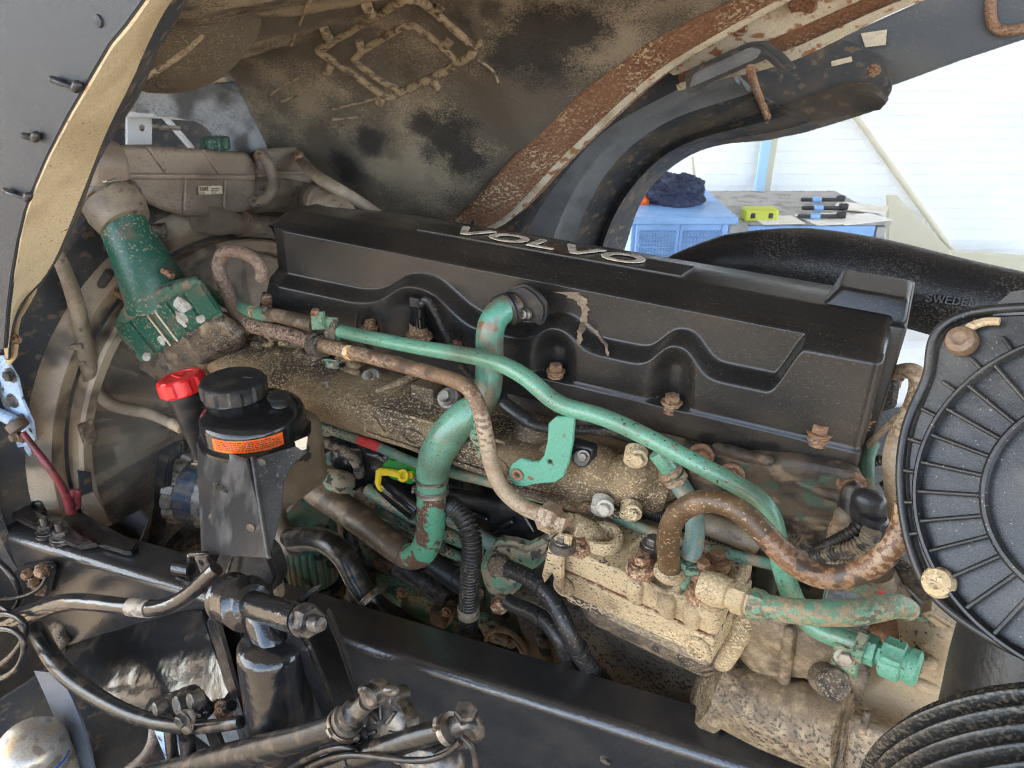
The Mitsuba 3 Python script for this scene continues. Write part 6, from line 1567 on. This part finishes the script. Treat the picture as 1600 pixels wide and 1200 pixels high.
add(k + '__stud', lathe([(.0095, .020)] + [(.0095 - .0012 * (i % 2), .021 + .0018 * i) for i in range(10)] + [(.008, .040), (.001, .041)], n0, axe, 24), 'm_steeldark', 30)
k = thing('shock_bracket', 'bent black bracket plate carrying the shock absorber stud', 'bracket')
q = [P(a, b, y=.462) for a, b in ((446, 1000), (450, 965), (462, 940), (482, 924), (494, 918), (496, 926), (480, 938), (470, 960), (472, 1000), (482, 1018), (520, 1110), (504, 1124), (460, 1020))]
add(k + '__plate', plate(q, .010, .003, corner=.003), 'm_glossblack', 30)
q = [P(a, b, y=.52) for a, b in ((470, 1004), (508, 956), (530, 1010), (556, 1085), (560, 1130), (520, 1135))]
add(k + '__gusset', plate(q, .012, .003), 'm_chassis', 30)
q = [P(a, b, y=yy) for a, b, yy in ((322, 972, .50), (338, 940, .50), (352, 932, .50), (372, 962, .50), (400, 1080, .49), (424, 1200, .48), (400, 1210, .48))]
add(k + '__leg', plate(q, .012, .003), 'm_chassis', 30)
q = [P(325, 970, y=.497), P(335, 966, y=.46), P(392, 1150, y=.44), P(398, 1200, y=.44), P(385, 1200, y=.475)]
add(k + '__leg_flange', plate(q, .006, .001), 'm_glossblack', 30)
k = thing('splash_plate', 'glossy black sloping plate mirroring the sky below the bent bar', 'plate')
v = [P(92, 952, y=.57), P(330, 958, y=.59), P(352, 1080, y=.475), P(330, 1100, y=.455), P(190, 1120, y=.442), P(110, 1060, y=.492)]
g0 = np.array(v)
nn = np.linalg.svd(g0 - g0.mean(0))[2][2]
g0 = g0 - ((g0 - g0.mean(0)) @ nn)[:, None] * nn
add(k, lumpy(m3.Manifold(m3.Mesh(np.asarray(plate(g0, .01, .002)[0], np.float32), np.asarray(plate(g0, .01, .002)[1], np.uint32))).refine_to_length(.012), .003, 9, 4), 'm_glossplate', 60)
k = thing('bent_bar', 'glossy black bent stabiliser bar running from the left edge to the lever', 'bar')
add(k + '__bar', pipe('', '', '', [(-40, 990, .44), (0, 975, .44), (50, 957, .445), (105, 941, .45), (140, 941, .455), (190, 947, .46), (232, 951, .465), (262, 946, .47), (290, 932, .48), (318, 908, .49), (338, 888, .50)], [17, 16, 14, 13, 13, 12.5, 12], 'm', 26, 110), 'm_glossblack', 60)
add(k + '__tape', sweep(path(pts((205, 948.5, .462), (234, 951, .465)), 6), wr(14.2, P(220, 950, y=.463)), 26), 'm_tape', 40)
k = thing('air_line', 'thick black air line sagging below the bent bar to the valve', 'hose')
add(k, pipe('', '', '', [(58, 985, .47), (72, 1012, .44), (100, 1050, .42), (140, 1082, .41), (190, 1110, .40), (250, 1130, .40), (310, 1136, .40), (376, 1128, .41)], [14, 14, 13, 11, 10], 'm', 22, 90), 'm_rubbershine', 60)
k = thing('ring_bracket', 'round black bracket with a tan worn edge behind the bent bar', 'bracket')
add(k, rhull([P(70, 990, y=.53), P(92, 975, y=.53), P(100, 1000, y=.52), P(88, 1012, y=.52)], .012), 'm_castdark', 40)
for i, (p0, r0_) in enumerate((([(-20, 1000, .40), (20, 985, .40), (36, 1000, .40), (34, 1030, .39), (12, 1055, .38), (-20, 1065, .38)], 4.5), ([(-20, 985, .42), (15, 960, .42), (38, 975, .42), (30, 1010, .41), (-20, 1040, .40)], 5), ([(-20, 940, .44), (20, 960, .44), (40, 990, .43)], 5), ([(0, 880, .47), (25, 910, .47), (30, 940, .47), (10, 960, .46), (-20, 962, .46)], 5), ([(-20, 930, .46), (14, 935, .46), (60, 920, .47), (72, 900, .48)], 3.5))):
    solo('cable', ('black cable in the tangle at the left edge, lowest loop', 'black cable in the tangle at the left edge, larger loop', 'short black cable crossing the tangle at the left edge', 'black cable curling above the bent bar at the left edge', 'thin black wire reaching to the brass fitting at the left edge')[i], 'cable', pipe('', '', '', p0, [r0_, r0_], 'm', 14, 50), 'm_rubbershine', 60)
k = thing('brass_fitting', 'dirty brass fitting cluster on the rail above the bent bar', 'fitting')
for a, b, r in ((70, 890, .011), (48, 895, .008), (66, 918, .009), (58, 908, .008)):
    add(k + '__nut', join(disc(P(a, b, y=.50), (.2, -1, .2), r, .016, 6), disc(P(a, b, y=.51), (.2, -1, .2), r * 1.3, .012, 20)), 'm_rustbolt', 30)
add(k + '__body', rhull(pts((45, 885, .525), (80, 885, .525), (70, 925, .52)), .01), 'm_chassis', 30)
k = thing('fender_stay', 'curved bluish grey sheet metal stay at the lower left', 'stay')
c1 = path(pts((56, 1046, .41), (76, 1090, .40), (100, 1150, .385), (120, 1215, .37)), 30)
c2_ = path(pts((92, 1050, .42), (116, 1090, .41), (138, 1150, .395), (152, 1215, .38)), 30)
add(k, strip(c1, c2_, .004), 'm_staygrey', 40)
k = thing('air_dryer', 'dented silver air dryer canister with a blue stripe in the lower left corner', 'canister')
o = P(40, 1150, y=.33)
add(k + '__can', lathe([(.001, .008), (.020, .006), (.040, -.003), (.050, -.014), (.0535, -.026), (.0535, -.2)], o, UZ, 60), 'm_can', 50)
o2 = o
az = math.atan2(-o[1], -o[0])
aa = np.linspace(az - .2, az + 1.0, 20)
rr = lambda r, z: np.stack([o[0] + r * np.cos(aa), o[1] + r * np.sin(aa), np.full(20, o[2] + z)], 1)
add(k + '__stripe', loft(np.stack([rr(.0532, -.051), rr(.0540, -.051), rr(.0540, -.046), rr(.0532, -.046)], 1)), 'm_bluestripe', 30)
vs = [loft(np.stack([rr(.0532, z - .004), rr(.0538, z - .004), rr(.0538, z - .0032), rr(.0532, z - .0032)], 1)) for z in (-.053, -.056, -.059, -.062)]
add(k + '__print', join(*vs), 'm_steeldark', 30)
solo('axle_beam', 'dark block added low behind the sagging air line to hide bright ground', 'axle', lumpy(rhull([(-1.3, .10, .62), (-1.3, .52, .62), (.4, .45, .5), (.4, -.1, .5), (-1.3, .52, .74), (-1.3, .10, .74), (.4, .45, .62), (.4, -.1, .62)], .02).refine_to_length(.05), .01, 9), 'm_fender', 40)  # added dark block, keeps the area below the hoses dark
k = thing('braided_hose', 'brown braided hose curving down beside the sagging air line', 'hose')
add(k, corrugated(pts((240, 1130, .43), (238, 1160, .42), (222, 1186, .41), (190, 1210, .40)), .0085, .004, .1), 'm_braid', 40)
k = thing('leveling_valve', 'glossy black pneumatic valve with a bolted tab at the end of the air line', 'valve')
add(k + '__body', lumpy(rhull(pts((260, 1098, .44), (300, 1085, .44), (320, 1110, .44), (290, 1120, .43)), .014).refine_to_length(.006), .003, 50), 'm_glossblack', 40)
for a, b, r in ((262, 1100, .010), (318, 1088, .012), (296, 1095, .014), (252, 1112, .007)):
    add(k + '__port', disc(P(a, b, y=.42), (-.3, -1, .25), r, .02, 20), 'm_steeldark', 30)
add(k + '__tab', plate([P(a, b, y=.385) for a, b in ((276, 1120), (282, 1112), (296, 1112), (302, 1124), (298, 1146), (290, 1150), (280, 1140))], .006, .0015), 'm_steel', 30)
add(k + '__bolt', bolt(P(288, 1122, y=.383), (0, -1, .1), .009), 'm_steeldark')
for p0, r0_ in (([(265, 1135, .40), (270, 1180, .39), (280, 1215, .39)], 9), ([(292, 1150, .39), (298, 1215, .38)], 12), ([(345, 1112, .43), (362, 1102, .43)], 9)):
    add(k + '__pipe', pipe('', '', '', p0, [r0_, r0_], 'm', 18), 'm_glossblack', 50)
add(k + '__bolt', bolt(P(350, 1108, y=.43), (.3, -1, .3), .010), 'm_rustbolt')
add(k + '__stay', plate([P(a, b, y=.42) for a, b in ((240, 1140), (262, 1130), (285, 1180), (290, 1215), (270, 1215))], .006, .001), 'm_bluemetal', 30)
add(k + '__stay', plate([P(a, b, y=.43) for a, b in ((318, 1140), (334, 1130), (360, 1200), (340, 1200))], .006, .001), 'm_glossblack', 30)

k = thing('brake_pipe', 'thick black hose along the bottom edge ending in a swivel fitting', 'hose')
add(k + '__hose', pipe('', '', '', [(200, 1228, .37), (300, 1200, .38), (400, 1172, .39), (480, 1150, .40), (545, 1126, .41)], [24, 23, 21, 20], 'm', 28, 60), 'm_rubbershine', 60)
ax = unit(P(590, 1085, y=.42) - P(545, 1126, y=.41))
o = P(540, 1128, y=.41)
add(k + '__collar', lathe([(.014, 0), (.0185, .001), (.0195, .004), (.0185, .008), (.015, .010), (.0165, .013), (.0165, .024), (.011, .030), (.010, .05)], o, ax, 28), 'm_steeldark', 40)
add(k + '__ring', clamp(o - ax * .004, ax, .0185, .006), 'm_steel')
add(k + '__swivel', join(rhull(pts((582, 1090, .41), (592, 1076, .41)), .012), disc(P(585, 1080, y=.395), (0, -1, .2), .011, .012, 20), rhull(pts((600, 1078, .41), (616, 1080, .41)), .006), rhull(pts((566, 1078, .41), (575, 1078, .41)), .005)), 'm_steeldark', 40)
k = thing('brake_pipe', 'second black hose along the bottom edge with a zip tie and clipped end', 'hose')
add(k + '__hose', pipe('', '', '', [(440, 1232, .39), (520, 1198, .40), (600, 1170, .41), (660, 1150, .42), (702, 1140, .425)], [20, 20, 18, 18], 'm', 26, 60), 'm_rubbershine', 60)
ax = unit(P(740, 1125, y=.43) - P(700, 1140, y=.425))
add(k + '__clip', clamp(P(703, 1139, y=.425), ax, .0155, .008, (0, -.3, 1)), 'm_steel')
add(k + '__fitting', join(rhull(pts((715, 1135, .43), (735, 1128, .435), (742, 1142, .435)), .012), disc(P(728, 1118, y=.435), (.2, -.3, 1), .012, .016, 6)), 'm_steeldark', 30)
add(k + '__tie', clamp(P(557, 1186, y=.405), unit(P(600, 1170, y=.41) - P(520, 1198, y=.40)), .0165, .005, (0, -1, 0.2)), 'm_plastic')
for i, p0 in enumerate(([(440, 1215, .39), (480, 1185, .39), (540, 1168, .395), (560, 1175, .40)], [(450, 1222, .385), (490, 1196, .385), (555, 1180, .39), (640, 1188, .40), (720, 1158, .41)], [(722, 1152, .415), (738, 1170, .415), (742, 1215, .41)], [(600, 1215, .40), (660, 1190, .41), (730, 1160, .42)])):
    solo('cable', ('thin black cable over the second bottom hose, upper', 'thin black cable along the second bottom hose, lower', 'thin grey cable hanging from the clipped hose end', 'thick black cable below the second bottom hose')[i], 'cable', pipe('', '', '', p0, [5, 5, 5 + 5 * (i == 3)], 'm', 12, 40), 'm_rubbershine', 60)
k = thing('relay_valve', 'small cast metal valve with a ribbed cover between the two bottom hoses', 'valve')
c = P(628, 1130, y=.45)
add(k + '__body', lumpy(disc(c, (-.25, -1, .55), .034, .03, 36), .001, 60), 'm_steeldark', 40)
n_ = unit((-.25, -1, .55))
_, u1, w1 = frame(n_)
for i in range(3):
    a = .9 + i * 2.1
    d = u1 * math.cos(a) + w1 * math.sin(a)
    add(k + '__lug', join(disc(c + d * .034, n_, .010, .034, 20), bolt(c + d * .034 + n_ * .034, n_, .006)), 'm_steeldark', 30)
add(k + '__rib', join(*[rhull([c + n_ * .031 + u1 * math.cos(a) * .012 + w1 * math.sin(a) * .012, c + n_ * .031 + u1 * math.cos(a) * .028 + w1 * math.sin(a) * .028], .0022) for a in np.arange(7) * .9]), 'm_steeldark', 30)
add(k + '__side_port', join(disc(P(590, 1132, y=.44), (-1, -.3, .3), .016, .025, 24), rhull(pts((600, 1110, .45), (585, 1125, .45)), .012)), 'm_alu', 40)
add(k + '__lower_body', lumpy(rhull(pts((650, 1180, .42), (700, 1190, .42), (680, 1210, .41)), .02).refine_to_length(.007), .003, 50), 'm_steeldark', 40)
